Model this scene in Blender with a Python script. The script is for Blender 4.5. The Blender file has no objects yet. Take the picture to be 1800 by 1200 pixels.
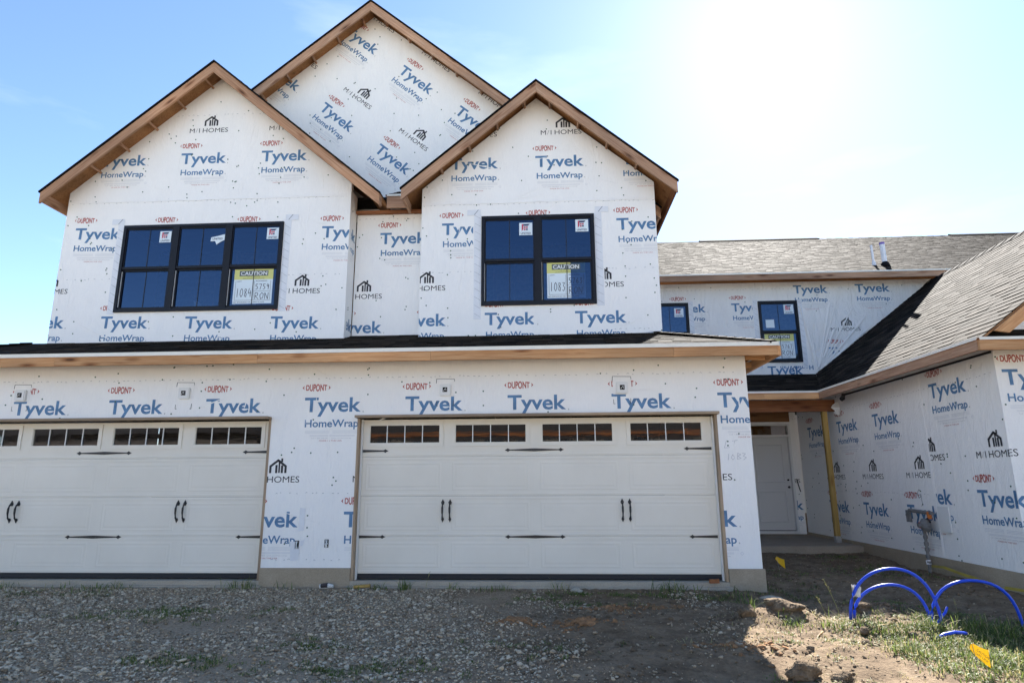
import bpy, math, random
import numpy as np
from mathutils import Vector, Matrix
random.seed(7); np.random.seed(7)
R = math.radians
scene = bpy.context.scene
COL = scene.collection
# ------------------------------------------------------------------ camera
CAMLOC = Vector((2.65, -8.757, 1.268))
yaw, pit, rol, F = -0.0548, 0.2181, -0.0053, 1112.46
cyw, syw, cp, sp = math.cos(yaw), math.sin(yaw), math.cos(pit), math.sin(pit)
fwd = Vector((syw*cp, cyw*cp, sp)); right = Vector((cyw, -syw, 0)); up = right.cross(fwd)
cr, sr = math.cos(rol), math.sin(rol)
r2 = cr*right + sr*up; u2 = -sr*right + cr*up
cam = bpy.data.cameras.new('camera'); camo = bpy.data.objects.new('camera', cam); COL.objects.link(camo)
m = Matrix.Identity(4)
for i in range(3):
    m[i][0] = r2[i]; m[i][1] = u2[i]; m[i][2] = -fwd[i]; m[i][3] = CAMLOC[i]
camo.matrix_world = m
cam.sensor_width = 36; cam.lens = F/1800*36; cam.clip_end = 2000; cam.clip_start = 0.05
scene.camera = camo
# ------------------------------------------------------------------ sky and sun
SUN_EL, SUN_AZ = R(38), R(21.5)           # azimuth from +Y towards +X
w = bpy.data.worlds.new('World'); scene.world = w; w.use_nodes = True
nt = w.node_tree; nt.nodes.clear()
out = nt.nodes.new('ShaderNodeOutputWorld'); bg = nt.nodes.new('ShaderNodeBackground')
sky = nt.nodes.new('ShaderNodeTexSky'); sky.sky_type = 'NISHITA'; sky.sun_disc = False
sky.sun_elevation = SUN_EL; sky.sun_rotation = SUN_AZ
sky.air_density = 0.8; sky.dust_density = 0.14; sky.ozone_density = 1.0; sky.altitude = 250
bg.inputs['Strength'].default_value = 0.078
tcw = nt.nodes.new('ShaderNodeTexCoord'); mpw = nt.nodes.new('ShaderNodeMapping')
mpw.inputs['Scale'].default_value = (1.2, 1.2, 5.0); mpw.inputs['Rotation'].default_value = (0.2, 0.35, 0.4)
nzw = nt.nodes.new('ShaderNodeTexNoise'); nzw.inputs['Scale'].default_value = 2.3; nzw.inputs['Detail'].default_value = 6; nzw.inputs['Roughness'].default_value = .55
rpw = nt.nodes.new('ShaderNodeValToRGB'); rpw.color_ramp.elements[0].position = .60; rpw.color_ramp.elements[1].position = .95
rpw.color_ramp.elements[0].color = (0,0,0,1); rpw.color_ramp.elements[1].color = (.22,.22,.22,1)
hsw = nt.nodes.new('ShaderNodeHueSaturation'); hsw.inputs['Saturation'].default_value = 1.06
mxw = nt.nodes.new('ShaderNodeMix'); mxw.data_type = 'RGBA'
mxw.inputs['B'].default_value = (6.0, 6.3, 6.7, 1)
L = nt.links.new
L(tcw.outputs['Generated'], mpw.inputs['Vector']); L(mpw.outputs[0], nzw.inputs['Vector']); L(nzw.outputs['Fac'], rpw.inputs[0])
L(rpw.outputs[0], mxw.inputs['Factor']); L(sky.outputs[0], hsw.inputs['Color']); L(hsw.outputs[0], mxw.inputs['A']); L(mxw.outputs['Result'], bg.inputs[0]); L(bg.outputs[0], out.inputs[0])
sun = bpy.data.lights.new('sun', 'SUN'); suno = bpy.data.objects.new('sun', sun); COL.objects.link(suno)
sun.energy = 4.4; sun.angle = R(.5); sun.color = (1, .95, .88)
sd = Vector((math.sin(SUN_AZ)*math.cos(SUN_EL), math.cos(SUN_AZ)*math.cos(SUN_EL), math.sin(SUN_EL)))
suno.rotation_euler = sd.to_track_quat('Z', 'Y').to_euler()
suno.location = (20, 40, 40)
vs = scene.view_settings
scene.display_settings.display_device = 'sRGB'
vs.view_transform = 'Standard'; vs.look = 'None'; vs.exposure = 2.06; vs.gamma = 1; vs.use_curve_mapping = False
scene.cycles.max_bounces = 8
# ------------------------------------------------------------------ materials
MATS = {}
def nodemat(name, col, rough=.6, spec=.4, metal=0):
    m = bpy.data.materials.new(name); m.use_nodes = True; t = m.node_tree
    b = t.nodes['Principled BSDF']
    b.inputs['Base Color'].default_value = (*col, 1); b.inputs['Roughness'].default_value = rough
    b.inputs['Specular IOR Level'].default_value = spec; b.inputs['Metallic'].default_value = metal
    MATS[name] = m
    return m, t, b
def N(t, typ, **kw):
    n = t.nodes.new(typ)
    for k, v in kw.items():
        if k in ('operation', 'data_type', 'blend_type', 'attribute_name', 'feature', 'noise_dimensions', 'distance'): setattr(n, k, v)
        else: n.inputs[k].default_value = v
    return n
def ramp(t, fac, stops):
    n = t.nodes.new('ShaderNodeValToRGB'); cr = n.color_ramp
    while len(cr.elements) < len(stops): cr.elements.new(.5)
    for e, (p, c) in zip(cr.elements, stops): e.position = p; e.color = (*c, 1) if len(c) == 3 else c
    t.links.new(fac, n.inputs[0]); return n.outputs[0]
def coords(t, scale=(1,1,1), which='Object'):
    tc = t.nodes.new('ShaderNodeTexCoord'); mp = t.nodes.new('ShaderNodeMapping'); mp.inputs['Scale'].default_value = scale
    t.links.new(tc.outputs[which], mp.inputs[0]); return mp.outputs[0]
def geo_pos(t, scale=(1,1,1)):
    g = t.nodes.new('ShaderNodeNewGeometry'); mp = t.nodes.new('ShaderNodeMapping'); mp.inputs['Scale'].default_value = scale
    t.links.new(g.outputs['Position'], mp.inputs[0]); return mp.outputs[0]
def mix(t, fac, a, b, bt='MIX'):
    n = t.nodes.new('ShaderNodeMix'); n.data_type = 'RGBA'; n.blend_type = bt
    for sock, v in (('Factor', fac), ('A', a), ('B', b)):
        if isinstance(v, (int, float)): n.inputs[sock].default_value = v
        elif isinstance(v, tuple): n.inputs[sock].default_value = (*v, 1)
        else: t.links.new(v, n.inputs[sock])
    return n.outputs['Result']
def bump(t, b, h, strength=.3, dist=.01, prev=None):
    n = t.nodes.new('ShaderNodeBump'); n.inputs['Strength'].default_value = strength; n.inputs['Distance'].default_value = dist
    t.links.new(h, n.inputs['Height'])
    if prev is not None: t.links.new(prev, n.inputs['Normal'])
    t.links.new(n.outputs[0], b.inputs['Normal']); return n.outputs[0]
def noise(t, vec, scale, detail=3, rough=.5, dist=0):
    n = t.nodes.new('ShaderNodeTexNoise'); n.inputs['Scale'].default_value = scale; n.inputs['Detail'].default_value = detail
    n.inputs['Roughness'].default_value = rough; n.inputs['Distortion'].default_value = dist
    t.links.new(vec, n.inputs['Vector']); return n.outputs['Fac']

# house wrap: matt white sheet with fine crinkle
def wrapmat(name, amp=1.0):
    m, t, b = nodemat(name, (.8,.8,.8), .55, .35)
    v = geo_pos(t); big = noise(t, v, 1.1, 4, .6, .4)
    fine = noise(t, geo_pos(t, (55, 55, 9)), 1, 4, .65)
    c = ramp(t, big, [(.3, (.86,.85,.82)), (.7, (.90,.885,.85))])
    c2 = ramp(t, fine, [(.3, (.96,.96,.97)), (.7, (1,1,1))])
    t.links.new(mix(t, 1.0, c, c2, 'MULTIPLY'), b.inputs['Base Color'])
    a = bump(t, b, fine, .25*amp, .004)
    cr = noise(t, geo_pos(t, (2.6, 2.6, .9)), 2.2, 6, .66, 1.6)
    a = bump(t, b, cr, .55*amp, .036, a)
    return m
wrapmat('wrap'); wrapmat('loose_wrap', 2.6)
def plain(name, col, rough=.6, spec=.4, metal=0, nscale=None, namp=.15, bmp=0):
    m, t, b = nodemat(name, col, rough, spec, metal)
    if nscale:
        n = noise(t, geo_pos(t), nscale, 4, .6)
        c = ramp(t, n, [(.3, tuple(x*(1-namp) for x in col)), (.7, tuple(min(1, x*(1+namp)) for x in col))])
        t.links.new(c, b.inputs['Base Color'])
        if bmp: bump(t, b, n, bmp, .01)
    return m
plain('ink_blue', (.095,.205,.36), .5, .3, 0, 9, .22); plain('ink_red', (.44,.11,.09), .5, .3, 0, 20, .2)
plain('ink_black', (.045,.045,.05), .5, .3, 0, 20, .2); plain('ink_grey', (.50,.50,.52), .5); plain('ink_faint', (.60,.61,.64), .5)
plain('cap_green', (.035,.10,.065), .5); plain('staple_grey', (.28,.28,.27), .5)
plain('tape', (.72,.735,.76), .42, .5, 0, 6, .06, .15); plain('tape_ink', (.28,.30,.33), .5)
plain('black_frame', (.008,.008,.012), .45, .25); plain('iron_black', (.012,.012,.014), .45, .5, 0, 30, .3, .1)
plain('rubber', (.015,.016,.02), .6); plain('drip', (.80,.76,.66), .45, .5, 0, 4, .05)
plain('vinyl_white', (.74,.74,.72), .4, .5); plain('grille', (.01,.012,.02), .5)
plain('pvc', (.78,.78,.80), .35, .5, 0, 8, .05); plain('pvc_purple', (.20,.12,.45), .4)
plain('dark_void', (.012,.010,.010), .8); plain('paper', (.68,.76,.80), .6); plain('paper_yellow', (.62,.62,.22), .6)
plain('paper_ink', (.03,.035,.06), .6); plain('sticker_red', (.48,.06,.10), .5); plain('sticker_navy', (.03,.04,.10), .5)
plain('caution_band', (.12,.14,.13), .6); plain('paper_white', (.75,.77,.78), .6)
plain('steel', (.45,.46,.48), .35, .5, .9, 20, .2); plain('grey_meter', (.15,.15,.15), .5, .5, 0, 20, .25, .2)
plain('orange_valve', (.55,.16,.03), .5); plain('label_red', (.5,.03,.03), .5)
plain('yellow_tape', (.34,.26,.035), .45, .5, 0, 5, .25); plain('flag_yellow', (.85,.52,.01), .5); plain('wire', (.3,.3,.3), .4, .5, .8)
plain('litter_white', (.62,.60,.56), .6, .4, 0, 25, .3, .4); plain('litter_dark', (.04,.03,.03), .6)
plain('siding', (.13,.11,.095), .7); plain('roof_far', (.05,.045,.045), .8); plain('shade_glass', (.02,.03,.05), .1, .8)
plain('clay', (.27,.15,.075), .9, .1, 0, 22, .35, .8)
plain('stud', (.42,.24,.11), .7, .3, 0, 10, .2)
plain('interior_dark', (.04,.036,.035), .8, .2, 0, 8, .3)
plain('osb', (.30,.19,.09), .8, .2, 0, 14, .35, .3)
# blue water pipe
m, t, b = nodemat('blue_pipe', (.012,.065,.60), .36, .5)
# concrete
def concrete(name, a, bcol):
    m, t, b = nodemat(name, a, .85, .25)
    n1 = noise(t, geo_pos(t), 2.2, 6, .65); n2 = noise(t, geo_pos(t), 60, 4, .6)
    c = ramp(t, n1, [(.3, a), (.7, bcol)]); c2 = ramp(t, n2, [(.3, (.82,.82,.82)), (.7, (1.05,1.05,1.05))])
    t.links.new(mix(t, 1.0, c, c2, 'MULTIPLY'), b.inputs['Base Color'])
    x = bump(t, b, n2, .4, .004); bump(t, b, n1, .3, .02, x)
concrete('concrete', (.38,.33,.26), (.46,.41,.33)); concrete('porch_concrete', (.30,.25,.19), (.38,.32,.25))
concrete('bounce_concrete', (.46,.42,.35), (.54,.50,.43)); concrete('foundation', (.33,.27,.19), (.41,.34,.25))
# wood, grain along the object's local X
def wood(name, c1, c2, c3, knots=.5, rough=.75):
    m, t, b = nodemat(name, c1, rough, .25)
    oi = t.nodes.new('ShaderNodeObjectInfo'); tc = t.nodes.new('ShaderNodeTexCoord')
    ad = t.nodes.new('ShaderNodeVectorMath'); ad.operation = 'ADD'
    sc = t.nodes.new('ShaderNodeMath'); sc.operation = 'MULTIPLY'; sc.inputs[1].default_value = 37.0
    t.links.new(oi.outputs['Random'], sc.inputs[0]); t.links.new(tc.outputs['Object'], ad.inputs[0]); t.links.new(sc.outputs[0], ad.inputs[1])
    def mp(s):
        q = t.nodes.new('ShaderNodeMapping'); q.inputs['Scale'].default_value = s; t.links.new(ad.outputs[0], q.inputs[0]); return q.outputs[0]
    g = noise(t, mp((1.1, 26, 26)), 1.6, 5, .6, .8); g2 = noise(t, mp((3, 90, 90)), 1, 3, .6); big = noise(t, mp((.6, 2, 2)), 1.2, 2, .5)
    c = ramp(t, g, [(.28, c1), (.52, c2), (.75, c3)])
    tone = ramp(t, big, [(.3, (.66,.66,.67)), (.7, (1.08,1.05,1.02))])
    c = mix(t, 1.0, c, tone, 'MULTIPLY')
    c = mix(t, .35, c, ramp(t, g2, [(.35, (.62,.55,.5)), (.65, (1,1,1))]), 'MULTIPLY')
    vo = t.nodes.new('ShaderNodeTexVoronoi'); vo.inputs['Scale'].default_value = 1.0; t.links.new(mp((1.5, 6, 6)), vo.inputs['Vector'])
    k = ramp(t, vo.outputs['Distance'], [(.07, (.12,.065,.04)), (.13, (.55,.42,.34)), (.26, (1,1,1))])
    c = mix(t, knots, c, k, 'MULTIPLY')
    rt = N(t, 'ShaderNodeMath', operation='MULTIPLY_ADD'); rt.inputs[1].default_value = .24; rt.inputs[2].default_value = .87
    t.links.new(oi.outputs['Random'], rt.inputs[0])
    hs = t.nodes.new('ShaderNodeHueSaturation'); t.links.new(rt.outputs[0], hs.inputs['Value']); t.links.new(c, hs.inputs['Color'])
    t.links.new(hs.outputs[0], b.inputs['Base Color']); bump(t, b, g, .25, .004)
wood('pine_fascia', (.50,.24,.10), (.68,.38,.18), (.74,.48,.26), .9)
wood('weathered_pine', (.33,.18,.11), (.50,.31,.20), (.60,.42,.30), .8)
wood('rake_pine', (.38,.20,.11), (.55,.32,.19), (.64,.43,.29), .85)
wood('stained_pine', (.20,.075,.03), (.30,.12,.05), (.36,.16,.07), .6)
wood('deck_wood', (.26,.12,.05), (.38,.19,.08), (.44,.24,.11), .5)
wood('post_wood', (.42,.27,.07), (.56,.38,.12), (.62,.44,.17), .9)
wood('jamb_wood', (.34,.25,.17), (.42,.32,.22), (.47,.37,.27), .3)
# garage door steel, fine vertical embossed grain
m, t, b = nodemat('door_paint', (.66,.65,.61), .5, .4)
g = noise(t, geo_pos(t, (70, 70, 2.2)), 1.5, 4, .6, .3); n1 = noise(t, geo_pos(t), 1.2, 4, .6)
t.links.new(ramp(t, n1, [(.3, (.72,.675,.585)), (.7, (.78,.735,.645))]), b.inputs['Base Color']); bump(t, b, g, .35, .0015)
m, t, b = nodemat('entry_paint', (.62,.62,.61), .45, .4)
# glass
def glassmat(name, tint, refl, rough=.0, wavy=0, gtint=(.95,.97,1)):
    m = bpy.data.materials.new(name); m.use_nodes = True; t = m.node_tree; t.nodes.clear()
    o = t.nodes.new('ShaderNodeOutputMaterial'); gl = t.nodes.new('ShaderNodeBsdfGlossy'); tr = t.nodes.new('ShaderNodeBsdfTransparent')
    gl.inputs['Roughness'].default_value = rough; gl.inputs['Color'].default_value = (*gtint, 1); tr.inputs['Color'].default_value = (*tint, 1)
    fr = t.nodes.new('ShaderNodeFresnel'); fr.inputs['IOR'].default_value = refl
    mx = t.nodes.new('ShaderNodeMixShader'); t.links.new(fr.outputs[0], mx.inputs[0]); t.links.new(tr.outputs[0], mx.inputs[1]); t.links.new(gl.outputs[0], mx.inputs[2])
    if wavy:
        n = noise(t, geo_pos(t, (3, 3, 14)), 1.3, 3, .5); bn = t.nodes.new('ShaderNodeBump'); bn.inputs['Strength'].default_value = wavy; bn.inputs['Distance'].default_value = .004
        t.links.new(n, bn.inputs['Height']); t.links.new(bn.outputs[0], gl.inputs['Normal'])
    t.links.new(mx.outputs[0], o.inputs[0]); MATS[name] = m
glassmat('window_glass', (.22,.27,.34), 2.1, .0, .25, (.35,.53,.84))
glassmat('door_glass', (.36,.35,.36), 1.7, .0, .04)
# shingles: per-tab tone stored as colour attribute
def shinglemat(name, lo, mid, hi, rough=.85):
    m, t, b = nodemat(name, mid, rough, .05)
    at = t.nodes.new('ShaderNodeAttribute'); at.attribute_name = 'tone'
    n = noise(t, geo_pos(t), 180, 3, .7); n2 = noise(t, geo_pos(t), .8, 4, .6)
    c = ramp(t, at.outputs['Fac'], [(.0, lo), (.45, mid), (1, hi)])
    c = mix(t, .8, c, ramp(t, n, [(.3, (.45,.44,.43)), (.7, (1.5,1.48,1.45))]), 'MULTIPLY')
    c = mix(t, .6, c, ramp(t, n2, [(.3, (.8,.8,.8)), (.7, (1.15,1.15,1.15))]), 'MULTIPLY')
    t.links.new(c, b.inputs['Base Color']); bump(t, b, n, .5, .004)
shinglemat('shingle', (.005,.004,.003), (.019,.0145,.0108), (.047,.0365,.0275))
plain('ridge_black', (.012,.012,.013), .9, .08, 0, 60, .3, .3); plain('underlay', (.03,.03,.032), .8)
# ground: gravel on the left, brown dirt on the right, blended by world position
m, t, b = nodemat('ground_mix', (.2,.18,.15), .95, .15)
g0 = t.nodes.new('ShaderNodeNewGeometry'); sx = t.nodes.new('ShaderNodeSeparateXYZ'); t.links.new(g0.outputs['Position'], sx.inputs[0])
nb = noise(t, geo_pos(t), .9, 5, .65); nf = noise(t, geo_pos(t), 38, 5, .7); nm = noise(t, geo_pos(t), 5, 5, .65)
ma = N(t, 'ShaderNodeMath', operation='MULTIPLY_ADD'); ma.inputs[1].default_value = 5.0; t.links.new(nb, ma.inputs[0]); t.links.new(sx.outputs['X'], ma.inputs[2])
mr = t.nodes.new('ShaderNodeMapRange'); mr.inputs['From Min'].default_value = 3.7; mr.inputs['From Max'].default_value = 5.6; t.links.new(ma.outputs[0], mr.inputs['Value'])
grav = ramp(t, nf, [(.25, (.16,.118,.075)), (.5, (.33,.255,.172)), (.75, (.48,.39,.28))])
dirt = ramp(t, nm, [(.25, (.105,.072,.043)), (.5, (.20,.145,.092)), (.78, (.30,.228,.150))])
bounce_mask = t.nodes.new('ShaderNodeMapRange'); bounce_mask.inputs['From Min'].default_value = -9.5; bounce_mask.inputs['From Max'].default_value = -12; t.links.new(sx.outputs['Y'], bounce_mask.inputs['Value'])  # unseen ground behind the camera made paler to bounce sunlight onto the walls
dirt = mix(t, .55, dirt, ramp(t, nf, [(.3, (.55,.52,.5)), (.7, (1.3,1.25,1.2))]), 'MULTIPLY')
t.links.new(mix(t, bounce_mask.outputs[0], mix(t, mr.outputs[0], grav, dirt), ramp(t, nm, [(.3, (.40,.32,.23)), (.7, (.50,.42,.31))])), b.inputs['Base Color'])
x = bump(t, b, nf, .8, .02); bump(t, b, nm, .5, .05, x)
m, t, b = nodemat('stone', (.3,.3,.3), .85, .25)
at = t.nodes.new('ShaderNodeAttribute'); at.attribute_name = 'tone'
t.links.new(ramp(t, at.outputs['Fac'], [(0, (.13,.095,.06)), (.3, (.36,.275,.18)), (.5, (.50,.41,.29)), (.75, (.62,.53,.40)), (.9, (.50,.36,.21)), (1, (.72,.64,.52))]), b.inputs['Base Color'])
m, t, b = nodemat('clod', (.2,.14,.09), .95, .15)
n1 = noise(t, geo_pos(t), 14, 6, .7); t.links.new(ramp(t, n1, [(.25, (.085,.058,.036)), (.5, (.165,.118,.075)), (.75, (.27,.205,.135))]), b.inputs['Base Color']); bump(t, b, n1, .8, .03)
m, t, b = nodemat('foliage', (.07,.12,.03), .6, .3)
at = t.nodes.new('ShaderNodeAttribute'); at.attribute_name = 'tone'
t.links.new(ramp(t, at.outputs['Fac'], [(0, (.045,.07,.02)), (.4, (.10,.145,.035)), (.8, (.19,.24,.06)), (1, (.38,.33,.16))]), b.inputs['Base Color'])
b.inputs['Transmission Weight'].default_value = 0.0
b.inputs['Subsurface Weight'].default_value = 0.0
tf = MATS['flag_yellow'].node_tree; bf = tf.nodes['Principled BSDF']; of_ = [n for n in tf.nodes if n.type == 'OUTPUT_MATERIAL'][0]
tlf = tf.nodes.new('ShaderNodeBsdfTranslucent'); tlf.inputs['Color'].default_value = (.75,.40,.01,1); mf = tf.nodes.new('ShaderNodeMixShader'); mf.inputs[0].default_value = .22
tf.links.new(bf.outputs[0], mf.inputs[1]); tf.links.new(tlf.outputs[0], mf.inputs[2]); tf.links.new(mf.outputs[0], of_.inputs[0])
# thin leaves let light through
tl = t.nodes.new('ShaderNodeBsdfTranslucent'); mxs = t.nodes.new('ShaderNodeMixShader'); mxs.inputs[0].default_value = .4
o_ = [n for n in t.nodes if n.type == 'OUTPUT_MATERIAL'][0]
t.links.new(b.outputs[0], mxs.inputs[1]); t.links.new(tl.outputs[0], mxs.inputs[2]); t.links.new(mxs.outputs[0], o_.inputs[0])
t.links.new(b.inputs['Base Color'].links[0].from_socket, tl.inputs['Color'])

# ------------------------------------------------------------------ object helpers
WM = {}
def place(o, parent, W):
    WM[o.name] = W
    if parent is not None:
        o.parent = parent; o.matrix_basis = WM[parent.name].inverted() @ W
    else: o.matrix_basis = W
def tag(o, label=None, cat=None, group=None, kind=None):
    if label: o['label'] = label
    if cat: o['category'] = cat
    if group: o['group'] = group
    if kind: o['kind'] = kind
    return o
def thing(name, loc, label, cat, group=None):
    o = bpy.data.objects.new(name, None); COL.objects.link(o); o.empty_display_size = .2
    place(o, None, Matrix.Translation(loc)); return tag(o, label, cat, group)
class MB:
    def __init__(s): s.v = []; s.f = []; s.mi = []; s.tone = []
    def add(s, verts, faces, mi=0, tone=.5):
        n = len(s.v); s.v += [tuple(p) for p in verts]
        for f in faces: s.f.append(tuple(i+n for i in f)); s.mi.append(mi); s.tone.append(tone)
    def box(s, a, b, mi=0, tone=.5):
        x0,y0,z0 = a; x1,y1,z1 = b
        s.add([(x0,y0,z0),(x1,y0,z0),(x1,y1,z0),(x0,y1,z0),(x0,y0,z1),(x1,y0,z1),(x1,y1,z1),(x0,y1,z1)],
              [(0,3,2,1),(4,5,6,7),(0,1,5,4),(1,2,6,5),(2,3,7,6),(3,0,4,7)], mi, tone)
    def prism(s, poly, d, mi=0, tone=.5):          # poly 3D list, extruded by vector d
        n = len(poly); P = [Vector(p) for p in poly]; d = Vector(d)
        s.add(P + [p+d for p in P], [tuple(range(n)), tuple(range(2*n-1, n-1, -1))] + [(i, i+n, (i+1) % n+n, (i+1) % n) for i in range(n)], mi, tone)
    def tube(s, pts, r, seg=8, mi=0, tone=.5, caps=True):
        pts = [Vector(p) for p in pts]; base = len(s.v); k = len(pts)
        rr = r if isinstance(r, (list, tuple)) else [r]*k
        ref = Vector((0,0,1))
        for i, p in enumerate(pts):
            d = (pts[min(i+1, k-1)] - pts[max(i-1, 0)]).normalized()
            a = ref if abs(d.dot(ref)) < .95 else Vector((1,0,0))
            x = d.cross(a).normalized(); y = d.cross(x)
            for j in range(seg):
                an = 2*math.pi*j/seg; s.v.append(tuple(p + (x*math.cos(an)+y*math.sin(an))*rr[i]))
        for i in range(k-1):
            for j in range(seg):
                s.f.append((base+i*seg+j, base+i*seg+(j+1) % seg, base+(i+1)*seg+(j+1) % seg, base+(i+1)*seg+j)); s.mi.append(mi); s.tone.append(tone)
        if caps:
            s.f.append(tuple(base+j for j in range(seg))[::-1]); s.f.append(tuple(base+(k-1)*seg+j for j in range(seg))); s.mi += [mi, mi]; s.tone += [tone, tone]
    def build(s, name, mats, parent=None, smooth=False, origin=None, basis=None, tone=False, fix=True):
        if not isinstance(mats, (list, tuple)): mats = [mats]
        V = np.array(s.v, dtype=float)
        W = Matrix.Identity(4)
        if basis is not None: W = basis.copy()
        else: W = Matrix.Translation(origin if origin is not None else V.mean(axis=0))
        inv = np.array(W.inverted())
        V = V @ inv[:3,:3].T + inv[:3,3]
        me = bpy.data.meshes.new(name); me.from_pydata(V.tolist(), [], s.f)
        for q in mats: me.materials.append(MATS[q])
        if len(mats) > 1: me.polygons.foreach_set('material_index', s.mi)
        if tone:
            ca = me.attributes.new('tone', 'FLOAT', 'FACE'); ca.data.foreach_set('value', s.tone)
        if smooth: me.polygons.foreach_set('use_smooth', [True]*len(me.polygons))
        me.update()
        if fix:
            import bmesh
            bm = bmesh.new(); bm.from_mesh(me); bmesh.ops.recalc_face_normals(bm, faces=bm.faces); bm.to_mesh(me); bm.free()
        o = bpy.data.objects.new(name, me); COL.objects.link(o); place(o, parent, W)
        return o
def board(name, p0, p1, upv, wid, thk, mat, parent, bevel=.002):
    """timber from p0 to p1 (centre line of its top outer edge); upv = direction of its width"""
    p0 = Vector(p0); p1 = Vector(p1); X = (p1-p0).normalized(); U = Vector(upv); U = (U - X*U.dot(X)).normalized(); T = X.cross(U).normalized()
    L_ = (p1-p0).length
    mb = MB(); b = bevel
    prof = [(0, b), (0, thk-b), (-b, thk), (-wid+b, thk), (-wid, thk-b), (-wid, b), (-wid+b, 0), (-b, 0)]
    V = [(x, y, z) for x in (0, L_) for (z, y) in prof]; n = 8
    mb.add(V, [tuple(range(n)), tuple(range(2*n-1, n-1, -1))] + [(i, i+n, (i+1) % n+n, (i+1) % n) for i in range(n)])
    W = Matrix(((X.x, T.x, U.x, p0.x), (X.y, T.y, U.y, p0.y), (X.z, T.z, U.z, p0.z), (0,0,0,1)))
    me = bpy.data.meshes.new(name); me.from_pydata(mb.v, [], mb.f); me.materials.append(MATS[mat])
    import bmesh
    bm = bmesh.new(); bm.from_mesh(me); bmesh.ops.recalc_face_normals(bm, faces=bm.faces); bm.to_mesh(me); bm.free()
    o = bpy.data.objects.new(name, me); COL.objects.link(o); place(o, parent, W); return o
def copy_tree(o, parent, W, dx):
    c = o.copy(); COL.objects.link(c)
    place(c, parent, Matrix.Translation(dx) @ WM[o.name])
    for ch in [q for q in o.children]: copy_tree(ch, c, None, dx)
    return c
# ------------------------------------------------------------------ 2D polygons
def clip_half(poly, a, b, keep_left=True):
    ax, ay = a; bx, by = b; outp = []; n = len(poly)
    sgn = 1 if keep_left else -1
    def side(p): return sgn*((bx-ax)*(p[1]-ay)-(by-ay)*(p[0]-ax))
    for i in range(n):
        p, q = poly[i], poly[(i+1) % n]; sp_, sq = side(p), side(q)
        if sp_ >= 0: outp.append(p)
        if (sp_ > 0 and sq < 0) or (sp_ < 0 and sq > 0):
            t_ = sp_/(sp_-sq); outp.append((p[0]+(q[0]-p[0])*t_, p[1]+(q[1]-p[1])*t_))
    return outp if len(outp) >= 3 else []
def clip_convex(poly, outline):
    for i in range(len(outline)):
        poly = clip_half(poly, outline[i], outline[(i+1) % len(outline)])
        if not poly: return []
    return poly
def subtract(poly, hole):
    res = []; cur = poly
    xs = [p[0] for p in poly]; ys = [p[1] for p in poly]; hx = [p[0] for p in hole]; hy = [p[1] for p in hole]
    if max(xs) <= min(hx) or min(xs) >= max(hx) or max(ys) <= min(hy) or min(ys) >= max(hy): return [poly]
    for i in range(len(hole)):
        a, b = hole[i], hole[(i+1) % len(hole)]
        o_ = clip_half(cur, a, b, False)
        if o_ and area(o_) > 1e-9: res.append(o_)
        cur = clip_half(cur, a, b, True)
        if not cur: break
    return res
def area(p):
    return abs(sum(p[i][0]*p[(i+1) % len(p)][1]-p[(i+1) % len(p)][0]*p[i][1] for i in range(len(p)))/2)
def rect(x0, z0, x1, z1): return [(x0,z0),(x1,z0),(x1,z1),(x0,z1)]
def cut(polys, outline, holes):
    o_ = []
    for p in polys:
        q = clip_convex(p, outline)
        if not q: continue
        cur = [q]
        for h in holes:
            nx = []
            for c in cur: nx += subtract(c, h)
            cur = nx
        o_ += [c for c in cur if area(c) > 1e-8]
    return o_
# ------------------------------------------------------------------ lettering
TC = {}
def text_polys(s, bold=0.0):
    k = (s, bold)
    if k in TC: return TC[k]
    cu = bpy.data.curves.new('t', 'FONT'); cu.body = s; cu.size = 1; cu.offset = bold; cu.resolution_u = 3
    ob = bpy.data.objects.new('t', cu); COL.objects.link(ob); dg = bpy.context.evaluated_depsgraph_get(); dg.update()
    me = ob.evaluated_get(dg).to_mesh()
    vs_ = [(v.co.x, v.co.y) for v in me.vertices]; ps = []
    for p in me.polygons:
        q = [vs_[i] for i in p.vertices]
        if p.normal.z < 0: q = q[::-1]
        if area(q) > 1e-7: ps.append(q)
    bpy.data.objects.remove(ob); bpy.data.curves.remove(cu)
    xs = [x for p in ps for x, y in p]; ys = [y for p in ps for x, y in p]
    TC[k] = (ps, min(xs), max(xs), min(ys), max(ys)); return TC[k]
def text_fit(s, x0, z0, width, cap, bold=0.0, capref='H', shear=0):
    """text with its baseline at z0, its left at x0, given width and cap height"""
    ps, a, b, c, d = text_polys(s, bold); ch = text_polys(capref, bold); H = ch[4]-ch[3]
    base = ch[3]; kx = width/(b-a); kz = cap/H
    return [[(x0+(x-a)*kx+(y-base)*kz*shear, z0+(y-base)*kz) for x, y in p] for p in ps]
def line2d(pts, wd):
    o_ = []
    for (a, b) in zip(pts[:-1], pts[1:]):
        dx, dy = b[0]-a[0], b[1]-a[1]; l = math.hypot(dx, dy) or 1; nx, ny = -dy/l*wd/2, dx/l*wd/2; ex, ey = dx/l*wd*.25, dy/l*wd*.25
        q = [(a[0]-nx-ex,a[1]-ny-ey),(b[0]-nx+ex,b[1]-ny+ey),(b[0]+nx+ex,b[1]+ny+ey),(a[0]+nx-ex,a[1]+ny-ey)]
        o_.append(q)
    return o_
INKS = ['ink_blue', 'ink_red', 'ink_black', 'ink_grey', 'ink_faint', 'tape_ink']
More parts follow.
